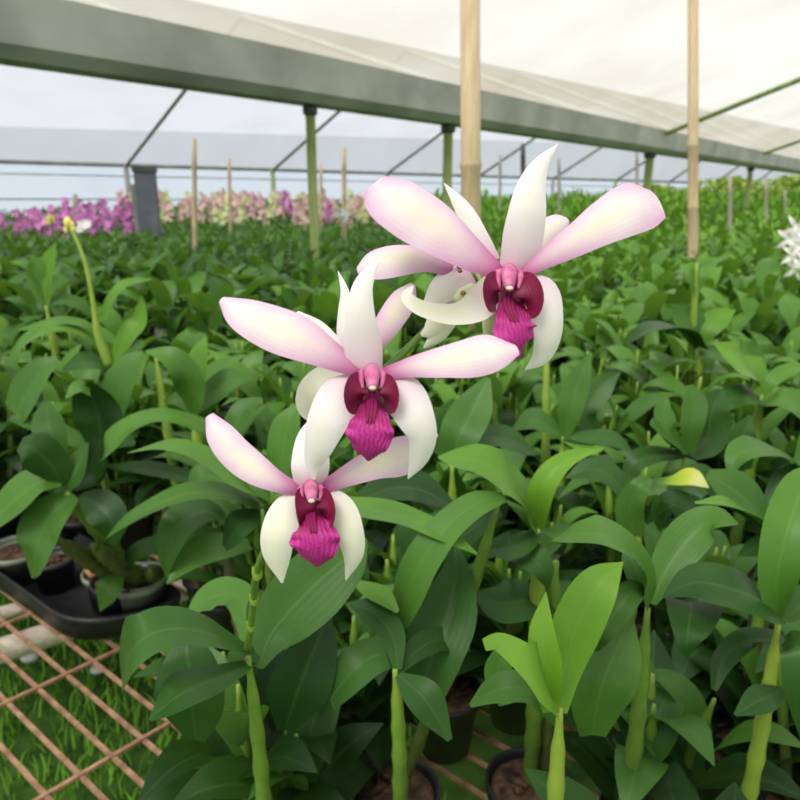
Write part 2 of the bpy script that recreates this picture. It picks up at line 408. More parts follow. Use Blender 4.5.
# the flower behind the middle one
dR = .292
flower('flower half hidden behind the middle flower, seen from the back', dR, [
    ('sepal', M_SEPAL, [(350, 358, 0), (344, 335, 2), (343, 312, 4), (344, 292, 6), (338, 271, 10)], [9, 9, 6.5, 4.5, .3], cv(-.5, .2, 1), dict(cup=-.3)),
    ('petal', M_PETAL, [(366, 356, 0), (382, 332, 2), (396, 311, 4), (406, 296, 6), (413, 284, 8)], [6, 12, 14, 12, 3], cv(.2, .3, 1), dict(cup=-.2)),
    ('petal', M_SEPAL, [(352, 362, 0), (330, 345, 2), (312, 328, 4), (297, 312, 6)], [6, 12, 12, 2], cv(-.2, .5, 1), dict(cup=-.2)),
    ('sepal', M_SEPALC, [(345, 372, 0), (325, 376, -1), (311, 390, -2), (310, 408, 0), (322, 425, 4)], [8, 11, 12, 11, 3], cv(-.3, -.2, 1), dict(cup=.25)),
])
# the flower behind the top one
dS = .300
fs_ = flower('flower turned left behind the top flower, with a pink tipped petal', dS, [
    ('petal', M_PETAL, [(455, 272, 0), (434, 262, 0), (412, 257, 1), (388, 258, 4), (370, 262, 7), (357, 270, 10)], [6, 9, 14, 16, 13, 4], cv(-.1, .6, 1), dict(cup=-.25)),
    ('sepal', M_SEPAL, [(489, 262, 0), (478, 238, 2), (468, 217, 4), (458, 201, 6), (444, 183, 9)], [12, 11, 9.5, 6.5, .3], cv(-.2, .2, 1), dict(cup=-.25)),
    ('petal', M_PETAL, [(500, 268, 0), (522, 250, 2), (542, 235, 4), (560, 222, 6), (568, 219, 8)], [6, 12, 15, 11, 3], cv(.1, .4, 1), dict(cup=-.2)),
    ('sepal', M_SEPAL, [(470, 272, 0), (455, 280, -2), (441, 290, -3), (430, 303, -2), (420, 316, 1)], [11, 16, 14, 8, 1], cv(-.3, .1, 1), dict(cup=-.2)),
    ('sepal', M_SEPALC, [(452, 300, 0), (440, 316, -1), (430, 330, 1), (421, 335, 3)], [8, 10, 8, 2], cv(-.2, -.1, 1), dict(cup=-.2)),
    ('sepal', M_SEPALC, [(462, 300, 0), (448, 320, 0), (437, 336, 2), (424, 348, 5)], [8, 10, 8, 1], cv(.2, -.1, 1), dict(cup=-.2)),
])
mb = MB(); tube(mb, [PD(472, 292, dS-.008), PD(463, 296, dS-.013), PD(455, 300, dS-.014)], [.004, .0034, .0016], n=8, seg=10)
o = mb.build('column', M_TIP, fs_, O); 
mb = MB()
for x, y, r in ((463, 293, .0010), (460, 271, .0009)):
    c = PD(x, y, dS-.0175 if y > 280 else dS-.0045); lathe(mb, [(r*math.sin(a)*1.2, -r*math.cos(a)) for a in [math.pi*i/6 for i in range(7)]], c.x, c.y, c.z, 10)
mb.build('throat_spot', M_HUSKO, fs_, O)
mb = MB(); tube(mb, [PD(492, 300, dT+.004), PD(489, 320, dT+.005), PD(487, 338, dT+.006)], [.0030, .0028, .0014], n=8, seg=10)
mb.build('spur', M_TIP, ft, O)
# stem, pedicels and a thin dark strand
mb = MB()
st = [spray_root_pt, PY(251, 625, .385), PY(254, 598, .365), PD(257, 572, .375), PD(272, 535, .34), PD(300, 480, .315), PD(335, 425, .305), PD(372, 382, .303), PD(402, 354, .305), PD(432, 325, .308), PD(470, 296, .308), PD(505, 282, .302)]
tube(mb, st, [.0026, .0024, .0023, .0021, .0020, .0019, .0020, .0018, .0017, .0016, .0014, .0010], n=60, seg=10, tint=(.6, .5))
for q in (st[1], st[2], st[3]): lathe(mb, [(.0022, -.004), (.0029, -.001), (.0028, .002), (.0022, .004)], q.x, q.y, q.z, 10, tint=.75)
mb.build('stem', M_CANE, spray, O)
for a, b, c in ((st[5], PD(308, 486, .290), PD(310, 489, dB+.005)), (st[7], PD(372, 378, .280), PD(371, 374, dM+.006)), (st[10], PD(500, 276, .290), PD(510, 273, dT+.006)),
                (st[7], PD(362, 368, .300), PD(352, 358, dR+.003)), (st[10], PD(476, 282, .306), PD(470, 274, dS+.003))):
    mb = MB(); tube(mb, [a, b, c], [.0011, .0012, .0022], n=12, seg=8, tint=.55); mb.build('pedicel', M_CANE, spray, O)
mb = MB(); tube(mb, [PD(400, 239, .296), PD(425, 248, .295), PD(450, 259, .296), PD(462, 270, .302)], [.0004, .0006, .0007, .0009], n=12, seg=8, tint=.12); mb.build('pedicel', M_CANE, spray, O)  # thin dark strand along the line between the two left petals

# ------------------------------------------------------------------ plants
def pot(mb, x, y, z=BZ, r=.042, h=.085, mi=0, mi2=1):
    pr = [(r*.72, .002), (r*.74, .0), (r*.97, h*.86), (r*1.08, h*.87), (r*1.08, h), (r*1.02, h), (r*.98, h*.9)]
    lathe(mb, pr, x, y, z, 22, mi)
def husk(mb, x, y, z, r, mi=0):
    lathe(mb, [(r, z-.004), (r*.8, z+.004), (r*.45, z+.002), (r*.2, z+.007), (0, z+.006)], x, y, 0, 14, mi)
    rr = random.Random(int(x*1e4)+7)
    for _ in range(7):
        a = rr.random()*6.28; q = rr.random()*r*.7; c = Vector((x+q*math.cos(a), y+q*math.sin(a), z+.006)); d = Vector((rr.uniform(-1, 1), rr.uniform(-1, 1), rr.uniform(-.2, .5))).normalized()*.012
        tube(mb, [c-d, c+d], [.004, .003], n=1, seg=5, mi=mi)

UPW = Vector((0, 0, 1))
DEF = (0, .75, .75)
def hero(label, node, Y, leaves, foot=None, r=.006, lean=0, tint=(.25, .8), has_cane=True, pot_mat=0, canes=None, group=None, bow=.004, potz=BZ, dy=.02):
    top = PY(node[0], node[1], Y)
    fx = top.x+lean; fy = top.y+dy
    root = empty('orchid_plant', (fx, fy, potz)); og = Vector((fx, fy, potz))
    tag(root, label, 'orchid plant', group)
    mb = MB(); pot(mb, fx, fy, potz); mb.build('pot', [M_POTG if pot_mat else M_POT], root, og)
    mb = MB(); husk(mb, fx, fy, potz+.078, .040); mb.build('husk_chips', M_HUSK, root, og)
    if has_cane:
        mb = MB(); cane(mb, top, (fx, fy, potz+.072), r, tint=tint, bow=bow); mb.build('cane', M_CANE, root, og)
    for (cx, cy, dY, x2, rr, tt) in (canes or []):
        mb = MB(); cane(mb, PY(cx, cy, Y+dY), (fx+x2, fy+.01, potz+.072), rr, tint=tt, bow=-.003); mb.build('cane', M_CANE, root, og)
    for lf in leaves:
        pts, hw, tn = lf[:3]; ex = lf[3] if len(lf) > 3 else {}
        ex = dict(ex)
        mt = M_YEL if ex.pop('yel', 0) else M_LEAF
        fc = ex.pop('face', DEF); nm = ex.pop('name', 'leaf')
        fc = [cv(*f) for f in fc] if isinstance(fc, list) else cv(*fc)
        k = dict(fold=.18, cup=.0, tint=tn, n=20, m=8, ruffle=.02, waves=1.5, thick=.0006); k.update(ex)
        mb = MB()
        ribbon(mb, [PY(p[0], p[1], Y+(p[2] if len(p) > 2 else 0)) for p in pts], hw, fc, **k)
        mb.build(nm, mt, root, og)
    return root

# front row
hero('front plant whose broad leaf spreads under the lowest flower', (248, 655), .40, [
    ([(124, 690, .00), (126, 664, -.03), (142, 640, -.04), (172, 629, -.03), (208, 634, -.02), (250, 652, 0)], [1, 14, 21, 20, 13, 5], .38, dict(face=[(-.5, .3, 1), (0, 1, .7), (0, 1, .5)])),
    ([(258, 668, 0), (270, 636, .02), (293, 607, .03), (320, 580, .04), (348, 556, .05), (366, 538, .06)], [5, 22, 33, 34, 23, 2], .42, dict(face=(.2, .5, 1), fold=.10)),
    ([(248, 650, .05), (243, 605, .09), (228, 594, .10), (207, 600, .10), (186, 616, .09)], [4, 15, 14, 12, 1], .60, dict(face=(0, .9, .5))),
    ([(186, 640, .03), (189, 664, .02), (192, 700, .01), (196, 740, .02)], [10, 27, 32, 8], .30, dict(face=(0, .1, 1))),
    ([(328, 612, .06), (316, 645, .05), (298, 690, .04), (285, 730, .04)], [3, 22, 30, 8], .16, dict(face=(.3, .3, 1))),
    ([(248, 665, -.01), (215, 680, -.03), (180, 695, -.05), (150, 720, -.06)], [5, 14, 18, 2], .30, dict(face=(0, 1, .4))),
    ([(252, 662, .0), (258, 640, .02), (256, 610, .05), (262, 590, .07)], [4, 9, 10, 2], .35, dict(face=(.4, .2, 1))),
], lean=-.005, r=.0055, tint=(.3, .7))
hero('front plant with a bright upright leaf and a curled young shoot, bottom centre', (560, 706), .36, [
    ([(560, 712, 0), (565, 668, .01), (578, 625, .015), (599, 585, .02), (623, 562, .03)], [7, 17, 24, 20, .5], .90, dict(face=(-.3, .5, 1))),
    ([(551, 712, -.01), (547, 670, -.015), (542, 632, -.01), (546, 592, .0)], [8, 15, 13, .5], 1.0, dict(face=(-.2, .3, 1))),
    ([(556, 712, -.02), (540, 676, -.03), (520, 655, -.03), (500, 642, -.02), (484, 645, -.02)], [10, 18, 14, 9, 6], .92, dict(face=(0, 1, .6), fold=.05)),
    ([(592, 735, .05), (600, 690, .05), (616, 650, .06), (632, 614, .08)], [12, 29, 25, 1], .52, dict(face=(.1, .5, 1))),
    ([(560, 720, .03), (530, 690, .02), (498, 690, .02), (470, 706, .01)], [8, 14, 14, 2], .45),
    ([(505, 705, .04), (498, 672, .05), (508, 640, .06)], [6, 14, 4], .62, dict(face=(0, .4, 1))),
], lean=.0, tint=(.5, .9))
hero('front plant on a bare green cane with paired arching leaves, bottom right of centre', (648, 606), .45, [
    ([(650, 602, 0), (641, 566, -.01), (622, 545, -.02), (598, 534, -.03), (574, 535, -.03), (552, 541, -.02)], [6, 12, 14, 13, 9, 1], .62, dict(face=[(0, .8, .8), (0, 1, .5)])),
    ([(652, 604, 0), (666, 570, .01), (688, 539, .02), (711, 521, .02), (738, 524, .0)], [4, 16, 21, 15, 1], .58, dict(face=(-.3, .6, 1), fold=.22)),
    ([(645, 592, -.01), (632, 592, -.02), (616, 612, -.03), (602, 634, -.04), (595, 653, -.03)], [5, 12, 14, 10, .5], .40, dict(face=(-.4, .5, 1))),
    ([(672, 604, .02), (690, 603, .0), (689, 622, -.02), (687, 640, -.03), (686, 659, -.03)], [4, 26, 22, 12, .4], .22, dict(face=[(0, 1, .4), (0, .3, 1)])),
    ([(650, 600, .01), (640, 580, .02), (632, 560, .03), (628, 552, .04)], [6, 12, 10, 2], .35, dict(face=(0, .5, 1))),
    ([(655, 596, .02), (668, 590, .03), (682, 575, .04), (700, 566, .05)], [4, 9, 8, 1], .30),
], lean=.003, r=.0062, tint=(.35, .62))
hero('front plant with a tall pale ribbed leaf cut by the right edge', (779, 618), .44, [
    ([(779, 618, 0), (776, 590, -.01), (781, 555, -.01), (790, 520, .0), (803, 488, .02), (818, 466, .04)], [4, 15, 21, 23, 19, 3], .62, dict(face=(-.25, .35, 1), fold=.25)),
    ([(780, 616, 0), (758, 600, -.01), (727, 588, -.01), (694, 583, .0), (663, 597, .0)], [5, 16, 20, 17, 1], .25, dict(face=(0, .9, .6), fold=.1)),
    ([(782, 650, 0), (765, 641, .02), (742, 643, .03), (722, 662, .03), (714, 690, .02)], [3, 10, 12, 10, 3], .22, dict(face=(0, .8, .7))),
    ([(785, 640, .0), (800, 650, -.02), (806, 690, -.03), (804, 740, -.03)], [6, 18, 20, 3], .30, dict(face=(-.5, .3, 1))),
    ([(785, 620, .02), (810, 600, .03), (840, 600, .03)], [5, 16, 6], .4),
    ([(783, 690, 0), (760, 700, -.02), (735, 715, -.03)], [4, 14, 2], .2),
], lean=.006, r=.0058, tint=(.5, 1.0))
hero('plant with a long bent leaf and a bright upright leaf, bottom centre right', (537, 528), .56, [
    ([(537, 527, 0), (522, 498, -.01), (502, 475, -.02), (480, 461, -.02), (458, 458, -.01), (438, 457, .0)], [6, 14, 16, 15, 10, 1], .72, dict(face=(-.1, .9, .7))),
    ([(538, 528, 0), (540, 502, -.01), (549, 478, -.01), (569, 459, .0), (600, 449, .02)], [6, 12, 12.5, 8, .3], .90, dict(face=(-.5, .4, 1), fold=.35)),
    ([(540, 532, 0), (520, 545, -.02), (505, 549, -.02), (480, 550, -.02)], [5, 12, 13, 2], .26, dict(face=(0, .9, .6))),
    ([(505, 546, .01), (528, 556, -.02), (543, 570, -.03), (549, 590, -.03)], [10, 15, 11, .5], .30, dict(face=(0, .7, .8))),
    ([(548, 602, .02), (525, 601, .0), (500, 603, .0), (476, 594, .01)], [9, 20, 20, 3], .24, dict(face=(0, .8, .7))),
    ([(540, 530, 0), (565, 535, .0), (590, 528, .01), (612, 538, .02)], [3, 6, 8, 2], .5),
], lean=.012, r=.0078, tint=(.4, .85), canes=[(556, 560, .02, .02, .009, (.25, .6))])
hero('plant with a long strap leaf over a dark folded leaf, under the middle flower', (500, 498), .52, [
    ([(504, 497, 0), (476, 504, -.01), (447, 527, -.02), (424, 558, -.03), (410, 588, -.03), (399, 622, -.02)], [5, 13, 16, 18, 17, 9], .55, dict(face=(-.4, .7, .9), fold=.08)),
    ([(454, 542, .03), (456, 575, .01), (448, 612, -.01), (434, 650, -.03), (420, 700, -.04)], [2, 16, 29, 30, 20], .34, dict(face=(-.1, .3, 1), fold=.4)),
    ([(340, 505, .04), (376, 511, .02), (408, 519, .0), (440, 533, -.02), (477, 554, -.03)], [8, 11, 10, 9, 1], .66, dict(face=(0, 1, .5))),
    ([(362, 500, .06), (390, 489, .07), (420, 490, .08), (452, 506, .08)], [8, 15, 16, 4], .14, dict(face=(0, .9, .6))),
    ([(500, 510, .06), (470, 530, .06), (440, 560, .06)], [6, 14, 3], .2),
], lean=-.085, dy=.05, r=.006, tint=(.3, .6))
hero('low plant between the front leaves at bottom centre, under the strap leaf', (395, 668), .44, [
    ([(330, 700, .0), (352, 672, .0), (378, 655, .01), (406, 660, .02)], [10, 19, 17, 3], .34, dict(face=(0, .8, .7))),
    ([(356, 582, .08), (370, 590, .06), (384, 598, .05), (398, 612, .04)], [3, 8, 9, 2], .7, dict(face=(0, .8, .7))),
    ([(398, 670, .0), (392, 635, .03), (372, 612, .05), (350, 604, .06)], [4, 13, 13, 2], .28),
    ([(398, 672, .0), (418, 650, .03), (440, 640, .05), (470, 650, .06)], [4, 12, 12, 2], .2),
    ([(398, 675, -.01), (425, 700, -.03), (450, 740, -.04)], [4, 18, 3], .3),
], lean=.0)
# second row, right
hero('plant behind with two folded leaves pointing left, at the right edge', (770, 530), .62, [
    ([(769, 527, 0), (752, 506, .0), (731, 489, .01), (707, 474, .02)], [5, 15, 18, 5], .42, dict(face=(-.2, .8, .8))),
    ([(768, 531, -.01), (750, 516, -.02), (725, 503, -.03), (695, 503, -.03)], [8, 11, 6, 1], .74, dict(face=(0, 1, .4))),
    ([(772, 528, 0), (790, 500, .02), (800, 470, .04)], [5, 12, 2], .5, dict(face=(-.3, .5, 1))),
    ([(769, 534, -.01), (755, 548, -.02), (738, 556, -.03)], [5, 9, 1], .2),
], lean=.01)
hero('plant with one yellowing leaf tip, right of centre', (640, 520), .68, [
    ([(640, 484, .02), (655, 482, .01), (672, 481, .0), (691, 478, -.01), (709, 488, -.02)], [2, 3, 4.5, 9, .4], .75, dict(yel=1, face=(0, .8, .8), tintf=lambda a, q: min(1, max(0, q*1.6-.35)))),
    ([(633, 535, 0), (630, 508, .0), (640, 487, .0), (650, 478, .01)], [12, 14, 10, 4], .5, dict(face=(-.5, .4, 1))),
    ([(645, 522, 0), (668, 500, -.01), (690, 505, -.02), (712, 520, -.03)], [4, 8, 8, 2], .16),
    ([(640, 515, .02), (612, 478, .04), (590, 470, .05), (566, 478, .05)], [4, 11, 11, 1], .3),
    ([(690, 520, .03), (682, 495, .04), (700, 480, .05), (720, 490, .06)], [10, 16, 16, 6], .3, dict(face=(0, .5, 1))),
    ([(662, 530, .0), (657, 510, -.01), (655, 495, -.01)], [3, 7, 1], .3, dict(face=(.3, .3, 1))),
], lean=.0)
hero('plant with an arched glossy leaf above the yellowing tip, by the right edge', (798, 466), .80, [
    ([(800, 465, 0), (780, 455, -.01), (757, 449, -.02), (737, 456, -.03), (729, 477, -.04)], [3, 7, 11, 11, 1], .52, dict(face=(0, 1, .5))),
    ([(798, 466, 0), (782, 480, -.01), (765, 500, -.02)], [4, 10, 2], .2),
    ([(798, 464, 0), (812, 440, .01), (815, 415, .02)], [5, 12, 2], .5, dict(face=(-.2, .5, 1))),
    ([(745, 470, .05), (742, 440, .05), (750, 415, .06)], [6, 13, 2], .3, dict(face=(0, .5, 1))),
])
hero('tall caned plant with a bright leaf fork, upper right near the edge', (761, 394), 1.0, [
    ([(762, 393, 0), (752, 373, .0), (736, 357, -.01), (714, 343, .0)], [5, 13, 13, 1], .78, dict(face=(-.2, .8, .8))),
    ([(762, 394, 0), (773, 380, .0), (789, 370, .01), (808, 365, .02)], [4, 7, 7, 1], .72),
    ([(763, 405, -.01), (780, 399, -.03), (799, 407, -.04), (814, 426, -.05)], [3, 9, 11, 1], .60),
    ([(762, 400, .0), (745, 396, -.02), (725, 402, -.03), (712, 418, -.03)], [4, 10, 11, 1], .35),
    ([(760, 392, .0), (754, 365, .02), (744, 345, .02), (740, 335, .03)], [4, 10, 9, 1], .6, dict(face=(0, .4, 1))),
], r=.009, tint=(.4, .75))
hero('tall plant with a dark arched leaf on a green cane, below the tan pole', (701, 347), 1.32, [
    ([(702, 348, 0), (686, 334, .0), (666, 328, -.01), (646, 331, -.03), (627, 344, -.04)], [7, 12, 10, 7, 1], .22, dict(face=(0, 1, .3))),
    ([(702, 346, 0), (707, 330, .0), (719, 318, .01), (735, 310, .02)], [4, 11, 11, 1], .75, dict(face=(-.3, .5, 1))),
    ([(700, 346, .0), (692, 328, .0), (683, 313, .01), (678, 304, .02)], [5, 13, 12, 2], .45, dict(face=(0, .6, 1))),
    ([(702, 350, .0), (722, 355, -.03), (740, 366, -.05)], [4, 9, 1], .4),
    ([(697, 290, .0), (690, 272, .0), (680, 265, .01)], [3, 7, 1], .7), ([(697, 290, .0), (703, 275, .0), (716, 266, .01)], [3, 7, 1], .7),
], r=.010, tint=(.5, .9), canes=[(697, 262, .0, .02, .0075, (.45, .8))])
hero('plant with an upright greyish leaf on a yellow green cane, below the top flower', (563, 436), .95, [
    ([(565, 437, 0), (570, 412, .0), (578, 383, .01), (591, 352, .02)], [4, 12, 12.5, 1], .55, dict(face=(-.3, .4, 1))),
    ([(564, 437, 0), (590, 438, -.02), (612, 440, -.03), (632, 452, -.04)], [3, 7, 8, 1], .35),
    ([(562, 437, 0), (545, 425, .01), (530, 420, .02), (512, 430, .03)], [4, 9, 10, 1], .4),
    ([(565, 440, -.0), (590, 450, -.04), (604, 449, -.05)], [3, 6, 1], .8),
    ([(602, 440, .1), (585, 415, .1), (600, 388, .12), (620, 372, .13)], [5, 11, 13, 1], .32, dict(face=(0, .5, 1))),
], r=.007, tint=(.45, .8), canes=[(547, 340, .10, .0, .0065, (.45, .85))])
hero('plant holding three upright grey green leaves like hands, right of centre', (684, 450), .86, [
    ([(688, 452, 0), (692, 425, .0), (694, 402, .01), (689, 385, .02)], [5, 11, 11.5, 3], .50, dict(face=(-.1, .4, 1))),
    ([(680, 446, 0), (668, 431, -.01), (663, 412, .0), (666, 398, .01)], [3, 9, 9, 3], .55, dict(face=(.1, .4, 1))),
    ([(686, 452, 0), (660, 432, -.03), (650, 425, -.04)], [4, 8, 1], .5),
    ([(690, 455, .02), (706, 440, .05), (712, 410, .06), (722, 390, .07)], [8, 17, 17, 4], .35, dict(face=(.2, .5, 1))),
    ([(684, 455, 0), (655, 455, -.02), (636, 462, -.03), (622, 478, -.03)], [3, 9, 10, 1], .28),
], lean=.01)
hero('greyish leaved plant behind the middle flower lip, with one broad upright leaf', (452, 462), .70, [
    ([(450, 462, 0), (460, 435, .0), (474, 408, .02), (488, 378, .04)], [11, 20, 19, 3], .48, dict(face=(-.2, .4, 1))),
    ([(452, 462, 0), (440, 440, .02), (444, 420, .03), (455, 400, .05)], [6, 12, 12, 3], .35, dict(face=(.2, .4, 1))),
    ([(450, 470, 0), (452, 495, .02), (450, 510, .03)], [7, 15, 3], .45, dict(face=(0, .3, 1))),
    ([(455, 460, .0), (480, 440, .02), (510, 440, .04), (535, 455, .05)], [4, 10, 11, 1], .3),
])
# left side : plants of the tray at the bench edge
hero('edge plant with a round dark leaf and hanging leaves over the tray, far left', (66, 492), .86, [
    ([(64, 486, 0), (52, 466, -.01), (35, 450, -.02), (20, 444, -.02)], [6, 17, 19, 7], .26, dict(face=(.1, .2, 1), fold=.05)),
    ([(60, 470, .02), (53, 440, .02), (48, 420, .03), (46, 401, .04)], [6, 14, 14, 3], .42, dict(face=(0, .3, 1))),
    ([(62, 482, 0), (40, 482, -.01), (18, 498, -.02), (-8, 522, -.03)], [5, 13, 15, 10], .58, dict(face=(0, .8, .8))),
    ([(76, 497, 0), (56, 510, -.02), (42, 531, -.03), (36, 554, -.04), (32, 578, -.03)], [4, 17, 20, 13, .5], .48, dict(face=(-.2, .5, 1))),
    ([(68, 488, 0), (77, 468, .0), (88, 443, .01)], [4, 11, 1], .38, dict(face=(-.4, .3, 1))),
    ([(80, 497, 0), (98, 505, .0), (111, 520, -.01), (114, 545, -.01)], [5, 17, 17, 3], .18, dict(face=(.2, .4, 1))),
    ([(72, 488, .02), (88, 470, .04), (100, 440, .05)], [6, 18, 6], .12, dict(face=(.2, .3, 1))),
], lean=.03, dy=.12, r=.011, tint=(.25, .7), pot_mat=1, canes=[(58, 540, -.02, -.02, .012, (.2, .35)), (92, 545, .0, .01, .012, (.15, .4))])
hero('plant with long bowed leaves arching left of the lowest flower', (262, 508), .72, [
    ([(262, 508, .02), (228, 495, .0), (188, 494, -.02), (148, 510, -.03), (114, 532, -.03), (93, 556, -.02)], [7, 10, 9.5, 8, 7, .5], .52, dict(face=(0, 1, .45))),
    ([(265, 505, .02), (240, 482, .0), (204, 457, .0), (168, 446, .0), (128, 453, .01)], [6, 11, 9, 6, .5], .66, dict(face=(0, 1, .45))),
    ([(225, 520, .05), (205, 512, .03), (182, 522, .0), (169, 547, -.01), (166, 578, -.01)], [5, 13, 17, 12, .5], .38, dict(face=(-.2, .6, .9))),
    ([(250, 545, .05), (214, 548, .02), (188, 560, .0), (167, 584, -.02)], [5, 15, 13, .5], .55, dict(face=(0, .8, .8))),
    ([(240, 500, .08), (222, 480, .1), (200, 476, .1), (190, 490, .1)], [8, 14, 10, 2], .45),
    ([(262, 512, .02), (240, 525, .0), (225, 548, .0)], [5, 14, 4], .2),
    ([(275, 480, .05), (282, 455, .05), (288, 425, .06), (298, 405, .07)], [6, 14, 14, 2], .62, dict(face=(-.3, .5, 1))),
], lean=.0, tint=(.25, .55), canes=[(225, 540, .04, -.03, .008, (.05, .2))])
hero('plant with a bright leaf arching left to a drooping point, beside the flowers', (205, 440), .92, [
    ([(212, 452, 0), (204, 432, .0), (180, 420, -.01), (152, 418, -.02), (124, 432, -.03), (106, 453, -.04), (97, 484, -.03)], [5, 9, 8, 8, 10, 8, .5], .62, dict(face=(0, 1, .5))),
    ([(212, 484, .0), (180, 476, .0), (145, 469, .0), (100, 466, .0)], [5, 7, 7, 1], .24, dict(face=(0, .9, .5))),
    ([(216, 450, 0), (232, 430, .0), (244, 410, .01), (262, 398, .02)], [4, 10, 10, 1], .45),
    ([(212, 455, 0), (225, 462, -.02), (240, 480, -.03)], [4, 10, 1], .3),
], tint=(.25, .6), canes=[(160, 500, .0, -.03, .006, (.0, .1)), (180, 510, .02, -.01, .006, (.0, .1))])
hero('plant with a wide folded dark leaf standing upright, left of the flowers', (97, 445), .96, [
    ([(100, 446, 0), (100, 424, .0), (94, 402, .0), (84, 384, -.02)], [12, 22, 20, 9], .16, dict(face=(.1, .1, 1), fold=.1)),
    ([(90, 392, -.02), (78, 388, -.03), (66, 398, -.04)], [4, 6, 1], .6),
    ([(114, 412, .05), (120, 388, .05), (131, 366, .06), (143, 352, .07)], [12, 14, 12, 2], .52, dict(face=(-.3, .4, 1))),
    ([(16, 416, .02), (28, 392, .02), (43, 370, .03), (58, 360, .04)], [11, 14, 11, 3], .5, dict(face=(-.3, .5, 1))),
    ([(98, 450, .0), (70, 438, .0), (40, 425, .0), (10, 418, .0)], [4, 9, 9, 3], .42),
    ([(100, 450, 0), (118, 440, .0), (135, 444, .0)], [5, 12, 2], .22),
], lean=.0, tint=(.25, .55))
hero('low plant beside the tray, its small pale leaf hanging over the pot rim', (122, 565), .93, [
    ([(120, 574, 0), (109, 589, -.02), (100, 611, -.02)], [5, 12, .5], .52, dict(face=(0, .5, 1))),
    ([(120, 570, 0), (138, 552, .0), (162, 545, .0), (182, 550, .0)], [4, 8, 8, 1], .32),
    ([(122, 568, 0), (108, 552, .0), (96, 548, .01)], [4, 9, 1], .2),
], dy=.06, r=.012, tint=(.2, .5), canes=[(150, 570, .02, .03, .013, (.15, .35)), (100, 562, .0, -.02, .010, (.1, .3))], pot_mat=1)
hero('plant with a bright drooping leaf on a yellow green cane, above the long petal', (193, 414), .98, [
    ([(194, 414, 0), (192, 392, -.01), (184, 371, -.02), (169, 356, -.02), (146, 351, -.01)], [4, 13, 14, 10, 1], .58, dict(face=(-.1, .6, .9))),
    ([(195, 410, .0), (196, 378, .02), (200, 355, .03), (206, 336, .04)], [4, 10, 9, 1], .78, dict(face=(-.3, .4, 1))),
    ([(196, 412, .0), (212, 395, .03), (232, 380, .04), (252, 378, .05)], [4, 11, 11, 1], .5),
    ([(193, 412, .02), (180, 400, .04), (165, 400, .05)], [4, 8, 1], .4),
], r=.009, tint=(.5, .95), canes=[(155, 352, .06, -.03, .007, (.5, .85))])
sp = hero('plant with a long bare flower spike leaning left, upper left', (110, 364), 1.22, [
    ([(108, 358, 0), (92, 338, .0), (68, 328, -.01), (44, 330, -.02), (22, 346, -.02)], [4, 5, 5, 6, 1], .68),
    ([(106, 352, 0), (90, 328, .0), (66, 321, .0), (40, 326, .0), (18, 330, .0)], [3, 4, 4, 4, .5], .6),
    ([(104, 318, .0), (112, 298, .0), (126, 284, .01), (152, 279, .03)], [4, 4, 4, .5], .72),
    ([(112, 364, .0), (128, 335, .0), (140, 320, .01), (142, 296, .02)], [4, 9, 8, 1], .8, dict(face=(-.2, .4, 1))),
    ([(112, 366, .0), (128, 352, -.02), (146, 345, -.03)], [4, 8, 1], .4),
    ([(108, 366, .0), (85, 362, -.02), (62, 370, -.03)], [4, 9, 1], .35),
], r=.009, tint=(.5, .9))
mb = MB(); og = sp.location
tube(mb, [PY(110, 366, 1.22), PY(99, 338, 1.22), PY(94, 308, 1.22), PY(87, 270, 1.22), PY(79, 246, 1.22), PY(69, 224, 1.22)], [.010, .008, .0045, .0036, .0032, .003], n=30, seg=9, tint=(.7, .95))
mb.build('flower_spike', M_CANE, sp, og)
mb = MB()
for (x, y, r) in ((68, 223, .007), (73, 229, .0045), (66, 230, .004), (72, 225, .0045)):
    c = PY(x, y, 1.22); lathe(mb, [(r*math.sin(a), -1.5*r*math.cos(a)) for a in [math.pi*i/6 for i in range(7)]], c.x, c.y, c.z, 10)
mb.build('bud', M_YELB, sp, og)
hero('tufted plant with bright upright leaves at the far left, before the magenta flowers', (46, 305), 1.55, [
    ([(46, 306, 0), (44, 285, .0), (50, 262, .0), (56, 243, .0)], [4, 8, 7, .5], .8, dict(face=(-.2, .4, 1))),
    ([(46, 306, 0), (38, 285, .0), (36, 265, .0), (32, 255, .0)], [4, 8, 7, .5], .7, dict(face=(.2, .4, 1))),
    ([(46, 300, 0), (36, 275, .0), (24, 264, .0), (10, 262, .0)], [3, 4, 4, .5], .6),
    ([(48, 306, 0), (62, 300, .0), (80, 305, .0), (92, 318, .0)], [3, 5, 6, .5], .45),
], r=.009, tint=(.5, .9))

# ------------------------------------------------------------------ plant kinds that fill the beds
def rand_leaf(mb, base, yaw, ang, length, hw, tint, n, m, rnd, droop):
    """distichous leaf leaving the cane at 'ang' from vertical and arching over"""
    d = Vector((math.cos(yaw), math.sin(yaw), 0)); p = Vector(base); pts = [p.copy()]
    a = ang
    for i in range(4):
        a += droop*(i+.6)/3.0
        p = p + (d*math.sin(a)+UPW*math.cos(a))*(length/4); pts.append(p.copy())
    side = Vector((-d.y, d.x, 0))
    face = (UPW*1.0 - d*.25 + side*rnd.uniform(-.35, .35)).normalized()
    faces = [(-d*.9+UPW*.45).normalized(), face, (d*.45+UPW).normalized()]
    ribbon(mb, pts, [hw*.42, hw*.85, hw*1.02, hw*.72, hw*.02], faces, n=n, m=m, fold=rnd.uniform(.08, .3), tint=tint, px=False, ruffle=.03 if n > 6 else 0, waves=1.5)

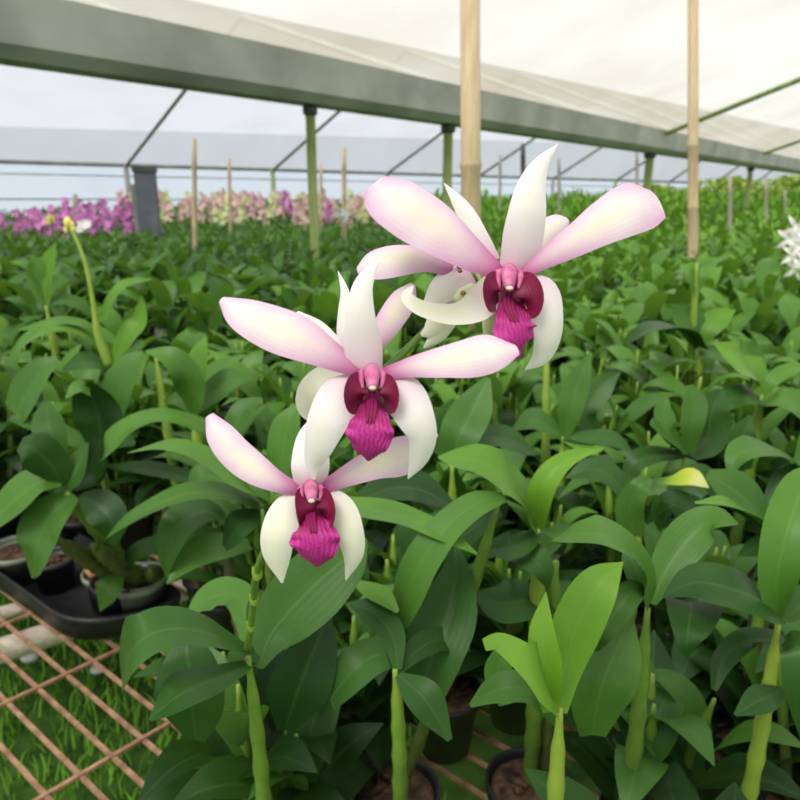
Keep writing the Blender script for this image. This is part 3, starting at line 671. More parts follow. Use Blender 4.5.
def plant_variant(seed, ncane, hgt, nl, ll, hw, n, m, tb, round_=False, lowfill=False):
    rnd = random.Random(seed)
    cm = MB(); leaves = []
    for c in range(ncane):
        a = rnd.uniform(0, 6.28); q = rnd.uniform(.005, .022)
        foot = Vector((q*math.cos(a), q*math.sin(a), .0))
        lean = rnd.uniform(.01, .055)
        h = hgt*rnd.uniform(.78, 1.06)
        top = foot + Vector((lean*math.cos(a), lean*math.sin(a), h))
        cane(cm, top, foot, rnd.uniform(.0050, .0070), tint=(.2, rnd.uniform(.6, .85)), nodes=6 if n > 6 else 2, seg=7 if n > 6 else 4, end=.955)
        yaw0 = rnd.uniform(0, 6.28)
        k = rnd.randint(nl-1, nl+1)
        for i in range(k):
            f = 1-(i/k)*.68
            pos = foot.lerp(top, f)
            yaw = yaw0+math.pi*(i % 2)+rnd.uniform(-.35, .35)
            ang = (.25+.9*(i/k))+rnd.uniform(-.12, .15)
            if i == 0: ang = rnd.uniform(.05, .3)
            if i == 1: pos = foot.lerp(top, .965)
            L_ = ll*rnd.uniform(.75, 1.12)*(.7 if i == 0 else 1)
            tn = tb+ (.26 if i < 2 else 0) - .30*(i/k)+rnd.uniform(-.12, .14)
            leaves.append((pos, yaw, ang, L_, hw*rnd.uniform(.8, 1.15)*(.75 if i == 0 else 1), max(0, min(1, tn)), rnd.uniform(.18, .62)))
    out = []
    for lf in leaves:
        mb = MB(); rand_leaf(mb, *lf[:6], n, m, rnd, lf[6]); out.append(mb)
    return cm, out
def merge(mbs):
    r = MB()
    for b in mbs:
        o = len(r.v); r.v += b.v; r.a += b.a; r.f += [tuple(i+o for i in f) for f in b.f]; r.mi += b.mi
    return r

# near variants : cane, pot, husk and every leaf its own mesh ; mid variants : canes + foliage
pot_me = None
def hide_link(o): COL.objects.unlink(o); return o
near_vars = []; mid_vars = []; short_vars = []
pm = MB(); pot(pm, 0, 0, 0); pot_o = hide_link(pm.build('pot', M_POT)); hm = MB(); husk(hm, 0.0, 0, .078, .04); husk_o = hide_link(hm.build('husk_chips', M_HUSK))
for s in range(7):
    cm, lv = plant_variant(100+s, 3, .29, 6, .160, .0250, 9, 4, .34)
    c = hide_link(cm.build('cane', M_CANE)); c.location.z = .07
    near_vars.append((c, [hide_link(b.build('leaf', M_LEAF)) for b in lv]))
for s in range(7):
    cm, lv = plant_variant(150+s, 3, .235, 5, .158, .0240, 9, 4, .30)
    c = hide_link(cm.build('cane', M_CANE)); c.location.z = .07
    short_vars.append((c, [hide_link(b.build('leaf', M_LEAF)) for b in lv]))
for s in range(10):
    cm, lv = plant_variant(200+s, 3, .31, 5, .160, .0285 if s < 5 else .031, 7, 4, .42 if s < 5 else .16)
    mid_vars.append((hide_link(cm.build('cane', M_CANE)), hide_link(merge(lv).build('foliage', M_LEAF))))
low_vars = []
for s in range(5):
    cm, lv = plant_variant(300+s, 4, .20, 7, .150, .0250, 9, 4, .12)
    c = hide_link(cm.build('cane', M_CANE)); c.location.z = .07
    low_vars.append((c, hide_link(merge(lv).build('foliage', M_LEAF))))

def put(o, parent, z=None):
    c = o.copy(); c.data = o.data; COL.objects.link(c); c.parent = parent
    return c
def plant_at(x, y, rz, s, var, kind, label, group, zlow=0):
    r = empty('orchid_plant', (x, y, BZ)); r.rotation_euler = (zlow*.5, zlow, rz); r.scale = (s, s, s)
    tag(r, label, 'orchid plant', group)
    if kind == 'near':
        put(pot_o, r); put(husk_o, r); put(var[0], r)
        for l in var[1]: put(l, r)
    elif kind == 'low':
        put(pot_o, r); put(husk_o, r); put(var[0], r); put(var[1], r)
    else:
        c = put(var[0], r); c.location.z = .02; f = put(var[1], r); f.location.z = .02
    return r

hero_pos = [(o.location.x, o.location.y) for o in bpy.data.objects if o.name.startswith('orchid_plant')]
def free(x, y, d): return all((x-a)**2+(y-b)**2 > d*d for a, b in hero_pos)
def aisle(x, y):            # bare bench at the lower left, in front of the tray
    return x < -.14 and y < .62+(-x-.14)*.28 or (y < .95 and x < -.34-(.95-y)*.0 and y < .80)
rnd = random.Random(5)
cand = []
pitch = .128
iy = 0; y = .30
while y < 7.0:
    half = .95*y+.50
    nx = int(half/pitch)
    for ix in range(-nx, nx+1):
        x = ix*pitch + (pitch/2 if iy % 2 else 0)+rnd.uniform(-.025, .025)
        yy = y+rnd.uniform(-.025, .025)
        cand.append((x, yy))
    y += pitch*.9; iy += 1
count = 0; placed = []
LIMIT = 300-len(hero_pos)
rest = []
for (x, y) in cand:
    p = proj(Vector((x, y, BZ+.33)))
    vis = p and -70 < p[0] < 870
    if not vis:
        if y > 1.0 or x > .5: rest.append((x, y))
        continue
    if aisle(x, y): continue
    pp = proj(Vector((x, y, BZ)))
    if pp and ((pp[0] < 185 and pp[1] > 575) or (pp[0] < 265 and pp[1] > 640)): continue
    near_zone = y < .80
    if near_zone:
        if not free(x, y, .075): continue
        if y < .42 and x > -.14: pass
    elif y < 1.05 and not free(x, y, .055): continue
    if count >= LIMIT: rest.append((x, y)); continue
    rz = rnd.uniform(0, 6.28)
    if near_zone:
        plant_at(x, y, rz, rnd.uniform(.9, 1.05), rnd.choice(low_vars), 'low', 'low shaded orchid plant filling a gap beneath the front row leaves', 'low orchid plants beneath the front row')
    elif y < 1.75:
        lab = 'leafy green orchid plant close behind the front row, %s of the flowers' % ('left' if x < .05 else 'right')
        gr = 'orchid plants behind the front row, %s side' % ('left' if x < .05 else 'right')
        sc_ = rnd.uniform(.88, 1.04)
        plant_at(x, y, rz, sc_, rnd.choice(near_vars if y > 1.15 else short_vars), 'near', lab, gr, rnd.uniform(-.06, .06))
    else:
        left = x < .05
        lab = ('dark leaved orchid plant in the packed middle rows on the left' if left else 'bright leaved orchid plant in the packed middle rows on the right')
        gr = 'middle row orchid plants on the left' if left else 'middle row orchid plants on the right'
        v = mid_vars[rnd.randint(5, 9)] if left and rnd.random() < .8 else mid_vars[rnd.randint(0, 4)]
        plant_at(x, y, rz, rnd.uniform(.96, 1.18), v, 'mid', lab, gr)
    count += 1

# the far beds: past three hundred plants, one mass
lo = []
for s in range(6):
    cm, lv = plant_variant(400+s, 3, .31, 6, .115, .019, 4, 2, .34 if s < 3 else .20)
    M = merge(lv)
    lo.append((np.array([tuple(v) for v in M.v]), np.array(M.f), np.array(M.a)))
V = []; Fc = []; A = []; off = 0
y = 7.0
far = list(rest)
while y < 24:
    half = .95*y+.6; st_ = .16+.012*(y-7)
    nx = int(half/st_)
    for ix in range(-nx, nx+1):
        x = ix*st_+rnd.uniform(-.05, .05)
        if (x*.62-(y-14.6)*.78) < .6: continue    # behind the end wall
        far.append((x, y+rnd.uniform(-.05, .05)))
    y += st_*1.05
for (x, y) in far:
    left = x < .02*y
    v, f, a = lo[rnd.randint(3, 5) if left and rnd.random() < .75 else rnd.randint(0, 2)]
    s = rnd.uniform(.95, 1.15)*(1+max(0, y-7)*.03)
    sz = s
    if not left: sz = s*(1+min(.62, max(0, y-4.5)*.07))
    else: sz = s*(1+min(.4, max(0, y-6)*.08))
    c, sn = math.cos(rz := rnd.uniform(0, 6.28)), math.sin(rz)
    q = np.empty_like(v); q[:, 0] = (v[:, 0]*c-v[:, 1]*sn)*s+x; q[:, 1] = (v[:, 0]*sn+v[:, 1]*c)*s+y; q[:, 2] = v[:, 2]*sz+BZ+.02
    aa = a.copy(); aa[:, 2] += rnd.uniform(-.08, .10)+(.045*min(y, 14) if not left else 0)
    V.append(q); Fc.append(f+off); A.append(aa); off += len(v)
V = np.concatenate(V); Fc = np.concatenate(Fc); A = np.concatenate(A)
me = bpy.data.meshes.new('orchid_beds')
me.vertices.add(len(V)); me.vertices.foreach_set('co', V.astype(np.float32).ravel())
me.loops.add(Fc.size); me.loops.foreach_set('vertex_index', Fc.astype(np.int32).ravel())
me.polygons.add(len(Fc)); me.polygons.foreach_set('loop_start', np.arange(0, Fc.size, 4, dtype=np.int32))
me.polygons.foreach_set('use_smooth', np.ones(len(Fc), dtype=bool))
me.update(calc_edges=True); me.validate()
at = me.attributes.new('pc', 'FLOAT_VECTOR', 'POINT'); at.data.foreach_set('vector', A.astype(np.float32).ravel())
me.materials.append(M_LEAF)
o = bpy.data.objects.new('orchid_beds', me); COL.objects.link(o)
tag(o, 'far beds of countless green orchid plants stretching to the end wall', 'orchid beds', kind='stuff')

# ------------------------------------------------------------------ bench, tray, poles, lawn
def seg_box(mb, a, b, w, h, mi=0):
    a = Vector(a); b = Vector(b); t = (b-a).normalized(); s = t.cross(UPW).normalized()*w/2; u = Vector((0, 0, h/2))
    vs = [tuple(p+i*s+j*u) for p in (a, b) for i, j in ((-1, -1), (1, -1), (1, 1), (-1, 1))]
    mb.add(vs, [(3, 2, 1, 0), (4, 5, 6, 7), (0, 1, 5, 4), (1, 2, 6, 5), (2, 3, 7, 6), (3, 0, 4, 7)], [(0, 0, .5)]*8, mi)
bench = empty('bench', (0, 1.5, BZ)); bo = Vector((0, 1.5, BZ))
tag(bench, 'rusty wire mesh bench top carrying the pots', 'bench')
# diamond mesh laid by two crossing sets of strands
mb = MB()
X0, X1, Y0, Y1 = -2.4, 2.4, .10, 3.4
def clip(p, d):
    ts = []
    t0, t1 = -1e9, 1e9
    for c, dd, lo_, hi in ((p[0], d[0], X0, X1), (p[1], d[1], Y0, Y1)):
        a, b = (lo_-c)/dd, (hi-c)/dd
        if a > b: a, b = b, a
        t0 = max(t0, a); t1 = min(t1, b)
    return (t0, t1) if t1 > t0 else None
a1, b1 = PZ(0, 587, BZ), PZ(95, 661, BZ); a2, b2 = PZ(45, 683, BZ), PZ(115, 650, BZ)
for (pa, pb, sp_, z) in ((a1, b1, None, 0), (a2, b2, .20, .002)):
    d = (pb-pa); d.z = 0; d.normalize(); nrm = Vector((-d.y, d.x, 0))
    if sp_ is None: sp_ = abs((PZ(0, 617, BZ)-pa).dot(nrm))
    for k in range(-90, 91):
        p = pa+nrm*k*sp_
        c = clip(p, d)
        if not c: continue
        seg_box(mb, (p[0]+d[0]*c[0], p[1]+d[1]*c[0], BZ-.004+z), (p[0]+d[0]*c[1], p[1]+d[1]*c[1], BZ-.004+z), .0055, .004)
mb.build('wire_mesh', M_RUST, bench, bo, smooth=False)
pa = PZ(2, 613, BZ-.05); pb = PZ(50, 601, BZ-.05)
def rail(px0, py0, px1, py1, z, r):
    a = PZ(px0, py0, z); b = PZ(px1, py1, z); d = (b-a).normalized()
    m_ = MB(); tube(m_, [a-d*.9, a, b, b+d*2.2], [r, r, r*.96, r*.9], seg=14, resample=False); m_.build('support_pole', M_POLE, bench, bo)
rail(0, 614, 45, 602, BZ-.035, .013)
rail(0, 651, 60, 631, BZ-.040, .021)
for x in (-2.2, -1.25, .5, 2.1):
    for yy in (.35, 1.8, 3.2):
        m_ = MB(); tube(m_, [(x, yy, 0), (x, yy, BZ-.04)], [.02, .02], seg=10, resample=False); m_.build('leg', M_POLE, bench, bo)
# second benches further on are hidden by the crop

# black carrier tray at the bench edge
def tray(label, A, B, C, r=.07):
    """rounded four cornered tray; B is the corner nearest the lens, A and C its neighbours"""
    D = A+C-B; q = [A, B, C, D]; cen = (A+C)/2
    root = empty('pot_tray', (cen.x, cen.y, BZ)); tag(root, label, 'tray')
    rings = [(.020, .004), (.012, .034), (.006, .048), (-.010, .058), (-.016, .056), (-.014, .048), (.010, .050), (.018, .010)]
    mb = MB(); vs = []; K = None
    for ins, z in rings:
        loop = []
        for i in range(4):
            p0, p1, p2 = q[i-1], q[i], q[(i+1) % 4]
            e1 = (p0-p1).normalized(); e2 = (p2-p1).normalized()
            c1 = p1+e1*r; c2 = p1+e2*r
            for k in range(8):
                u = k/7; pt = c1*(1-u)**2+p1*2*u*(1-u)+c2*u*u
                o_ = (cen-pt).normalized(); loop.append(pt+o_*ins)
        K = len(loop); vs += [(p.x-cen.x, p.y-cen.y, z) for p in loop]
    fs = [(i*K+k, i*K+(k+1) % K, (i+1)*K+(k+1) % K, (i+1)*K+k) for i in range(len(rings)-1) for k in range(K)]
    fs.append(tuple(range(K))[::-1]); fs.append(tuple(range((len(rings)-1)*K, len(rings)*K)))
    mb.add(vs, fs, [(0, 0, .5)]*len(vs)); mb.build('tray_shell', M_POT, root)
tz = BZ+.058
tray('black plastic tray with a raised rim at the bench edge, beside the bare mesh', PZ(-70, 520, tz), PZ(74, 622, tz), PZ(190, 596, tz))
# loose pots standing by the tray
def lone_pot(px, py, r, h, mt, label, tilt=0):
    c = PZ(px, py, BZ); m_ = MB(); pot(m_, 0, 0, 0, r, h); husk(m_, 0, 0, h*.82, r*.92, 1)
    o = empty('plant_pot', (c.x, c.y, BZ)); tag(o, label, 'pot')
    m1 = MB(); pot(m1, 0, 0, 0, r, h); m1.build('shell', mt, o); m2 = MB(); husk(m2, 0, 0, h*.82, r*.92); m2.build('husk_chips', M_HUSK, o)
    return o
lone_pot(112, 612, .036, .078, M_POTG, 'grey translucent pot standing in the tray corner, under a small leaf')
lone_pot(58, 592, .036, .070, M_POT, 'added black pot filling the dark void in the tray, behind the hanging leaf')  # added pot, its black stands in for the shaded void here
lone_pot(22, 582, .05, .07, M_POTG, 'wide grey pot at the left edge behind the tray rim')
# curled orange husk piece and dry bits
mb = MB(); c = PZ(99, 568, BZ+.085); lathe(mb, [(.016, -.012), (.022, .0), (.018, .004), (.010, -.004), (0, -.006)], 0, 0, 0, 14)
h_ = mb.build('husk_piece', M_HUSKO); h_.location = c; tag(h_, 'curled orange coconut husk piece above the grey pot', 'husk')

# ground
mb = MB(); G = 60
boxm(mb, -40, 50, -12, 60, -.2, 0); g = mb.build('ground', M_GROUND, smooth=False); tag(g, kind='structure')
rnd = random.Random(9); mb = MB()
for i in range(9000):
    x = rnd.uniform(-2.3, .1); y = rnd.uniform(.7, 2.6)
    h = rnd.uniform(.03, .085); a = rnd.uniform(0, 6.28); w = rnd.uniform(.002, .004); lx, ly = rnd.gauss(0, .02), rnd.gauss(0, .02)
    dx, dy = math.cos(a)*w, math.sin(a)*w
    mb.add([(x-dx, y-dy, 0), (x+dx, y+dy, 0), (x+lx*.4+dx*.7, y+ly*.4+dy*.7, h*.6), (x+lx*.4-dx*.7, y+ly*.4-dy*.7, h*.6), (x+lx, y+ly, h)],
           [(0, 1, 2, 3), (3, 2, 4)], [(0, 0, .5)]*5)
g = mb.build('grass', M_GRASS); tag(g, 'short bright grass growing under the bench mesh', 'grass', kind='stuff')
for i, (px, py, r, lab) in enumerate(((30, 656, .028, 'pale stone in the grass, nearer the left edge'), (97, 669, .020, 'small white stone in the grass, below the grey pot'))):
    c = PZ(px, py, .05); m_ = MB(); q = random.Random(i)
    lathe(m_, [(r*math.sin(a)*(1+q.uniform(-.1, .1)), -r*.6*math.cos(a)) for a in [math.pi*k/7 for k in range(8)]], 0, 0, 0, 11)
    s_ = m_.build('stone', M_STONE); s_.location = c; tag(s_, lab, 'stone')

# ------------------------------------------------------------------ the greenhouse
EZ = CAM.z+.53
WD = Vector((.783, .622, 0)); WN = Vector((.622, -.783, 0))      # along the end wall, and from it towards the camera
W0 = Vector((0, 14.6, 0))
SL = .36; BAY = 7.85; RZ = EZ+SL*BAY/2
def wp(s, t, z): p = W0+WD*s+WN*t; return Vector((p.x, p.y, z))
def sheet(name, quads, mt, kind='structure', sub=1):
    m_ = MB(); 
    for q in quads: m_.add([tuple(p) for p in q], [(0, 1, 2, 3)], [(0, 0, .5)]*4)
    o = m_.build(name, mt, smooth=False); tag(o, kind=kind); return o
S0, S1 = -22, 26
GZ = CAM.z+.45
GB = PZ(480, 129, GZ); GD = PZ(800, 174, GZ)-GB; GB.z = GD.z = 0; GD.normalize(); GN = Vector((GD.y, -GD.x, 0))
def gp(s, t, z): p = GB+GD*s+GN*t; return Vector((p.x, p.y, z))
def mid(s, z):                     # on the ridge between the end wall and the gutter
    p = (W0+WD*s+GB+GD*(s+6.0))*.5; return Vector((p.x, p.y, z))
GZ = CAM.z+.45
sheet('wall_back', [(wp(S0, 0, .0), wp(S1, 0, .0), wp(S1, 0, EZ), wp(S0, 0, EZ))], M_WALL)
sheet('ceiling', [(wp(S0, 0, EZ), wp(S1, 0, EZ), mid(S1, RZ), mid(S0, RZ)), (mid(S0, RZ), mid(S1, RZ), gp(S1+6, 0, GZ+.2), gp(S0+6, 0, GZ+.2))], M_ROOF)
sheet('ceiling_near', [(gp(S0+6, 0, GZ+.2), gp(S1+6, 0, GZ+.2), gp(S1+6, BAY/2, RZ), gp(S0+6, BAY/2, RZ)),
                  (gp(S0+6, BAY/2, RZ), gp(S1+6, BAY/2, RZ), gp(S1+6, BAY*1.2, EZ-.1), gp(S0+6, BAY*1.2, EZ-.1))], M_ROOF2)
def pipe(name, pts, r, mt, label=None, cat=None, group=None, kind=None, seg=10):
    m_ = MB(); tube(m_, pts, r if isinstance(r, list) else [r]*len(pts), seg=seg, resample=False)
    o = m_.build(name, mt, origin=pts[0])
    tag(o, label, cat, group, kind); return o
pipe('trim_1', [wp(S0, .05, EZ), wp(S1, .05, EZ)], .032, M_GREY, kind='structure')
pipe('trim_2', [wp(S0, .1, CAM.z+.03), wp(S1, .1, CAM.z+.03)], .012, M_GREY, kind='structure')
pipe('trim_3', [wp(S0, .06, EZ-.16), wp(S1, .06, EZ-.16)], .010, M_GREY, kind='structure')
# gutter
gz = GZ+.07
m_ = MB(); prof = [(-.13, .13), (-.11, -.03), (-.06, -.07), (.06, -.07), (.11, -.03), (.13, .13), (.11, .13), (.05, -.05), (-.05, -.05), (-.11, .13)]
vs = []; K = len(prof)
for s_ in (S0, S1):
    for (u_, z_) in prof: vs.append(tuple(gp(s_+6, u_, gz+z_)))
m_.add(vs, [(k, (k+1) % K, (k+1) % K+K, k+K) for k in range(K)], [(0, 0, .5)]*(2*K))
g = m_.build('gutter', M_GUT, origin=gp(0, 0, gz), smooth=False); tag(g, 'long grey zinc gutter running overhead away to the right', 'gutter')
# end wall posts with their rafters
s123 = None
def s_at_px(px, t=0, fn=None):      # where along the wall line a picture column meets it
    a = (px-400)/F
    # X/Yd relation ignoring height: solve numerically
    best = None
    for i in range(4000):
        s = S0+(S1-S0)*i/4000; p = proj((fn or wp)(s, t, EZ))
        if p and (best is None or abs(p[0]-px) < best[0]): best = (abs(p[0]-px), s)
    return best[1]
sA = s_at_px(123)
k = 0
for i in range(-2, 9):
    s = sA+i*2.5
    big = 'end wall post with its sloping rafter, one of an even row'
    root = empty('wall_post', wp(s, .12, 0)); tag(root, big, 'post', 'posts with rafters along the end wall'); og = root.location
    m_ = MB(); tube(m_, [wp(s, .12, 0), wp(s, .12, EZ)], [.04, .04], seg=8, resample=False); m_.build('upright', M_STEEL if i % 2 else M_GREY, root, og)
    m_ = MB(); tube(m_, [wp(s, .12, EZ-.02), mid(s, RZ-.05)], [.026, .026], seg=8, resample=False); m_.build('rafter', M_GREY, root, og)
    m_ = MB(); tube(m_, [mid(s, RZ-.05), gp(s+6, -.14, GZ+.2)], [.026, .026], seg=8, resample=False); m_.build('rafter', M_GREY, root, og)
# gutter posts
def gpost(px, mt, label, r=.04, raft=True, ztop=None):
    s = s_at_px(px, 0, gp); zt = ztop or GZ
    root = empty('gutter_post', gp(s, 0, 0)); tag(root, label, 'post'); og = root.location
    m_ = MB(); tube(m_, [gp(s, 0, 0), gp(s, 0, zt)], [r, r], seg=12, resample=False); m_.build('upright', mt, root, og)
    m_ = MB(); lathe(m_, [(r, zt-.05), (r*1.5, zt-.04), (r*1.5, zt-.005), (r, zt)], root.location.x, root.location.y, 0, 12); m_.build('collar', M_DARK, root, og)
    if raft:
        m_ = MB(); tube(m_, [gp(s, .14, GZ+.17), gp(s, BAY/2, RZ-.04)], [.022, .022], seg=8, resample=False); m_.build('rafter', M_STEEL, root, og)
    return root
gpost(309, M_STEEL, 'thick green grey post left of the middle flower', .024, False, GZ)
gpost(448, M_STEEL, 'green post behind the top flower, beside the bamboo pole', .030, False)
gpost(651, M_STEEL, 'green post under the gutter, above the right petal tip', .040)
gpost(752, M_STEEL, 'dark green post under the gutter near the right edge, with a slanting rafter', .034)
gpost(835, M_STEEL, 'gutter post beyond the right edge', .03)
# grey concrete column
c = PY(151, 236, 5.6); zt = PY(151, 172, 5.6).z
root = empty('concrete_column', (c.x, c.y, 0)); tag(root, 'stout dark grey concrete column behind the magenta flowers', 'column', kind='thing')
m_ = MB(); boxm(m_, -.075, .075, -.07, .07, 0, zt, R(12)); m_.build('shaft', M_CONC, root, smooth=False)
m_ = MB(); boxm(m_, -.11, -.076, -.02, .05, 0, zt-.09, R(12)); m_.build('side_strip', M_GREY, root, smooth=False)
m_ = MB(); boxm(m_, -.085, .085, -.08, .08, zt, zt+.03, R(12)); m_.build('cap', M_DARK, root, smooth=False)
# bamboo poles and stakes
def bamboo(px, ytop, Y, dia, mt, label, lean=0, group=None, foot_z=BZ, node=.30, name='bamboo_stake', first=None, yb=250):
    top = PY(px, ytop, Y); p2 = PY(px, yb, Y)
    fx = top.x+(p2.x-top.x)*(top.z-foot_z)/(top.z-p2.z)+lean
    k = int((top.z-foot_z)/.02); P = []; Rr = []
    z = foot_z; zs = []
    nodes = []; zz = (first if first else top.z-.12)
    while zz > foot_z: nodes.append(zz); zz -= node
    zl = sorted(set([foot_z, top.z] + [n+d for n in nodes for d in (-.012, -.003, .003, .012) if foot_z < n+d < top.z]))
    for z in zl:
        q = (z-foot_z)/(top.z-foot_z); r = dia/2*(1.06-.12*q)
        if any(abs(z-n) < .004 for n in nodes): r *= 1.13
        P.append((fx+(top.x-fx)*q, top.y, z)); Rr.append(r)
    m_ = MB(); tube(m_, P, Rr, seg=14, resample=False)
    o = m_.build(name, mt, origin=(fx, top.y, foot_z)); tag(o, label, 'bamboo pole', group); return o
bamboo(470, -20, 1.9, .052, M_BAM, 'thick tan bamboo pole behind the top flower', .005, first=PY(470, 165, 1.9).z)
bamboo(693, -20, 3.7, .052, M_BAM, 'tall tan bamboo pole standing in the plants, right of the top flower', .0, first=PY(693, 145, 3.7).z)
bamboo(194, 139, 3.8, .026, M_BAM, 'thin bamboo stake left of the green post, its top browned', .01, node=.16)
bamboo(344, 148, 5.2, .034, M_BAM, 'bamboo stake between the green post and the top flower', .0, node=.2)
bamboo(229, 158, 6.2, .028, M_BAM, 'short far bamboo stake left of the green post', .02, node=.2)
bamboo(321, 163, 7.0, .030, M_BAM, 'faint far bamboo stake just right of the green post', .0, node=.2)
bamboo(730, 176, 6.0, .032, M_BAMD, 'grey weathered stake between bamboo pole and right post', .0)
bamboo(766, 178, 7.2, .032, M_BAMD, 'grey weathered stake just right of the right post', .0)
bamboo(500, 155, 9.0, .035, M_BAMD, 'grey far stake between the bamboo pole and the white sepal', .0)
bamboo(559, 158, 9.0, .04, M_BAMD, 'grey far stake right of the upright white sepal', .0)
bamboo(785, 190, 8.5, .03, M_BAMD, 'pale thin stake nearest the right edge', .0)
bamboo(75, 194, 6.8, .045, M_BAMD, 'short brown stake standing among the magenta flowers', .0)
bamboo(637, 150, 9.5, .04, M_BAMD, 'thin grey post right beside the green post under the gutter', .0)
bamboo(523, 144, 8.0, .055, M_DARK, 'dark short post behind the upright white sepal', .0, name='steel_post')

# ------------------------------------------------------------------ distant flowering sprays
def blossom(mb, c, r, rnd, mi):
    f = Vector((rnd.uniform(-.6, .6), -1, rnd.uniform(-.3, .5))).normalized(); x = f.cross(UPW).normalized(); u = x.cross(f)
    a0 = rnd.uniform(0, 1.2)
    for k in range(5):
        a = a0+k*1.2566; d = x*math.cos(a)+u*math.sin(a); s = f.cross(d)
        w = r*.36
        p = [c, c+d*r*.5+s*w-f*-.1*r, c+d*r+f*.15*r, c+d*r*.5-s*w]
        mb.add([tuple(q) for q in p], [(0, 1, 2, 3)], [(0, 0, .5)]*4, mi)
def spike(name, base, h, lean, nb, r, mt, label, group, rnd, start=.45, cat='orchid flowers'):
    m_ = MB(); P = []
    for i in range(7):
        q = i/6; P.append(Vector((base.x+lean*q*q, base.y, base.z+h*q)))
    tube(m_, P, [.004, .004, .004, .0035, .003, .0025, .002], n=6, seg=5, tint=.5)
    for i in range(nb):
        q = start+(1-start)*i/max(1, nb-1); j = min(5, int(q*6)); c = P[j].lerp(P[j+1], q*6-j)+Vector((rnd.uniform(-1, 1)*.03, rnd.uniform(-1, 1)*.02, rnd.uniform(-.01, .01)))
        blossom(m_, c, r*rnd.uniform(.85, 1.15), rnd, 1)
    o = m_.build(name, [M_CANE, mt], origin=base); tag(o, label, cat, group); return o
rnd = random.Random(21)
for i in range(64):
    px = rnd.uniform(-12, 132); Y = rnd.uniform(5.6, 7.6)
    if 128 < px: continue
    ty = rnd.uniform(198, 226) if px > 62 else rnd.uniform(208, 232)
    top = PY(px, ty, Y); base = Vector((top.x, top.y, top.z-.34))
    spike('flower_spike', base, .34, rnd.uniform(-.06, .06), 10, .040, M_MAG, 'magenta orchid spike in the flowering row at far left', 'magenta orchid spikes at far left', rnd, .3)
for i in range(125):
    px = rnd.uniform(118, 410); Y = rnd.uniform(7.0, 9.5)
    ty = rnd.uniform(190, 211)
    top = PY(px, ty, Y); base = Vector((top.x, top.y, top.z-.34)); q = rnd.random()
    if q < .62: mt, la, gr = M_PEACH, 'pale peach orchid spike in the far row, left half', 'peach orchid spikes in the far row'
    elif q < .86: mt, la, gr = M_LIME, 'lime yellow orchid spike in the far row, left half', 'lime orchid spikes in the far row'
    else: mt, la, gr = M_MAG, 'pink orchid spike among the paler ones in the far row', 'pink orchid spikes in the far row'
    spike('flower_spike', base, .34, rnd.uniform(-.06, .06), 10, .040, mt, la, gr, rnd, .35)
for px, ty, Y, mt, r, lab in ((51, 218, 4.6, M_YELB, .03, 'small yellow bloom before the magenta row'), (84, 224, 4.2, M_WHITE, .03, 'small white bloom before the magenta row'),
                              (343, 213, 3.9, M_WHITE, .03, 'small white bloom at the foot of a bamboo stake')):
    top = PY(px, ty, Y); spike('flower_spike', Vector((top.x, top.y, top.z-.2)), .2, 0, 4, r, mt, lab, None, rnd, .9)
# white spray cut by the right edge
base = PY(806, 300, 2.1); wr = empty('white_orchid_spray', base); tag(wr, 'spray of narrow petalled white orchids cut by the right edge', 'orchid flowers')
m_ = MB(); tube(m_, [base-Vector((0, 0, .15)), base, PY(802, 262, 2.1), PY(799, 222, 2.1)], [.004, .0035, .003, .002], n=14, seg=7, tint=.6); m_.build('stem', M_CANE, wr, base)
for (px, py) in ((796, 228), (790, 239), (799, 246), (793, 256), (802, 236), (804, 262), (797, 268)):
    m_ = MB(); c = PY(px, py, 2.08+rnd.uniform(-.02, .02)); f = Vector((rnd.uniform(-.5, .3), -1, rnd.uniform(-.2, .4))).normalized(); x = f.cross(UPW).normalized(); u = x.cross(f); a0 = rnd.uniform(0, 1)
    for k in range(5):
        a = a0+k*1.2566; d = x*math.cos(a)+u*math.sin(a)
        ribbon(m_, [c, c+d*.014+f*.004, c+d*.03+f*.004, c+d*.044-f*.004], [.003, .007, .006, .0004], f, n=8, m=4, px=False, fold=.1)
    m_.build('blossom', M_WHITE, wr, base)
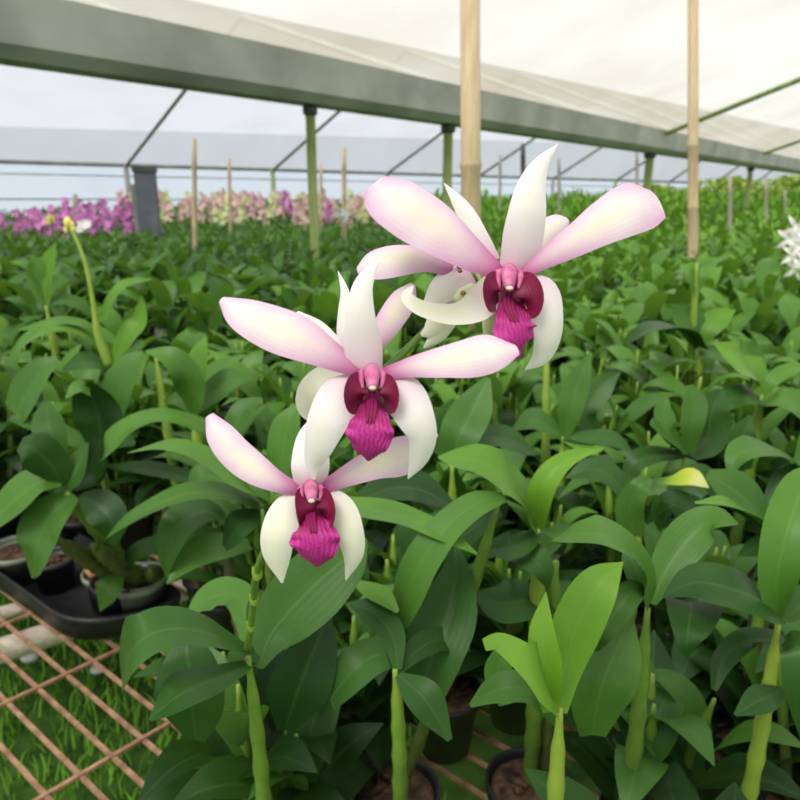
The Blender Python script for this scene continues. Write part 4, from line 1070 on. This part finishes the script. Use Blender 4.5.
# yellow green bushes in front of the end wall, right
for j, (x0, Y, w, h) in enumerate(((7.6, 16.5, 1.5, .60), (9.6, 17.5, 1.6, .68), (5.9, 16.8, .9, .42))):
    m_ = MB(); q = random.Random(j)
    for i in range(700):
        a = q.uniform(0, 6.28); e = q.uniform(-.2, 1.5); rr = q.uniform(.6, 1)
        c = Vector((x0+w*rr*math.cos(a)*math.cos(e), Y+.6*rr*math.sin(a)*math.cos(e), 1.30+h*rr*math.sin(e))); d = Vector((q.gauss(0, 1), q.gauss(0, 1), q.gauss(0, .6))).normalized()*.09; s = d.cross(Vector((q.gauss(0, 1), q.gauss(0, 1), q.gauss(0, 1)))).normalized()*.035
        m_.add([tuple(c-d), tuple(c+s), tuple(c+d), tuple(c-s)], [(0, 1, 2, 3)], [(.5, .5, q.uniform(.35, .85))]*4)
    root = empty('bush', (x0, Y, 0)); tag(root, ('yellow green bush by the end wall', 'tallest yellow green bush by the end wall, at the right edge', 'small yellow green bush by the end wall, furthest left')[j], 'bush')
    m_.build('foliage', M_YEL, root, root.location)
    m_ = MB(); tube(m_, [(x0, Y, 0), (x0, Y, 1.35)], [.05, .03], seg=8, resample=False); m_.build('trunk', M_POLE, root, root.location)

# ------------------------------------------------------------------ light
w = bpy.data.worlds.new('world'); sc.world = w; w.use_nodes = True
wt = w.node_tree; bg = wt.nodes['Background']
tc_ = wt.nodes.new('ShaderNodeTexCoord'); sx = wt.nodes.new('ShaderNodeSeparateXYZ'); cr = wt.nodes.new('ShaderNodeValToRGB')
wt.links.new(tc_.outputs['Generated'], sx.inputs[0]); wt.links.new(sx.outputs[2], cr.inputs[0]); wt.links.new(cr.outputs[0], bg.inputs[0])
cr.color_ramp.elements[0].position = 0; cr.color_ramp.elements[0].color = (.70, .74, .80, 1)
cr.color_ramp.elements[1].position = .6; cr.color_ramp.elements[1].color = (.95, .98, 1.0, 1)
bg.inputs[1].default_value = 1.0
sd = bpy.data.lights.new('sun', 'SUN'); sd.energy = 4.0; sd.angle = R(25); sd.color = (1, .97, .90)
so = bpy.data.objects.new('sun', sd); COL.objects.link(so); so.rotation_euler = (R(28), R(-22), 0)
sc.view_settings.view_transform = 'Standard'; sc.view_settings.look = 'None'; sc.view_settings.gamma = 1
sc.view_settings.exposure = .80
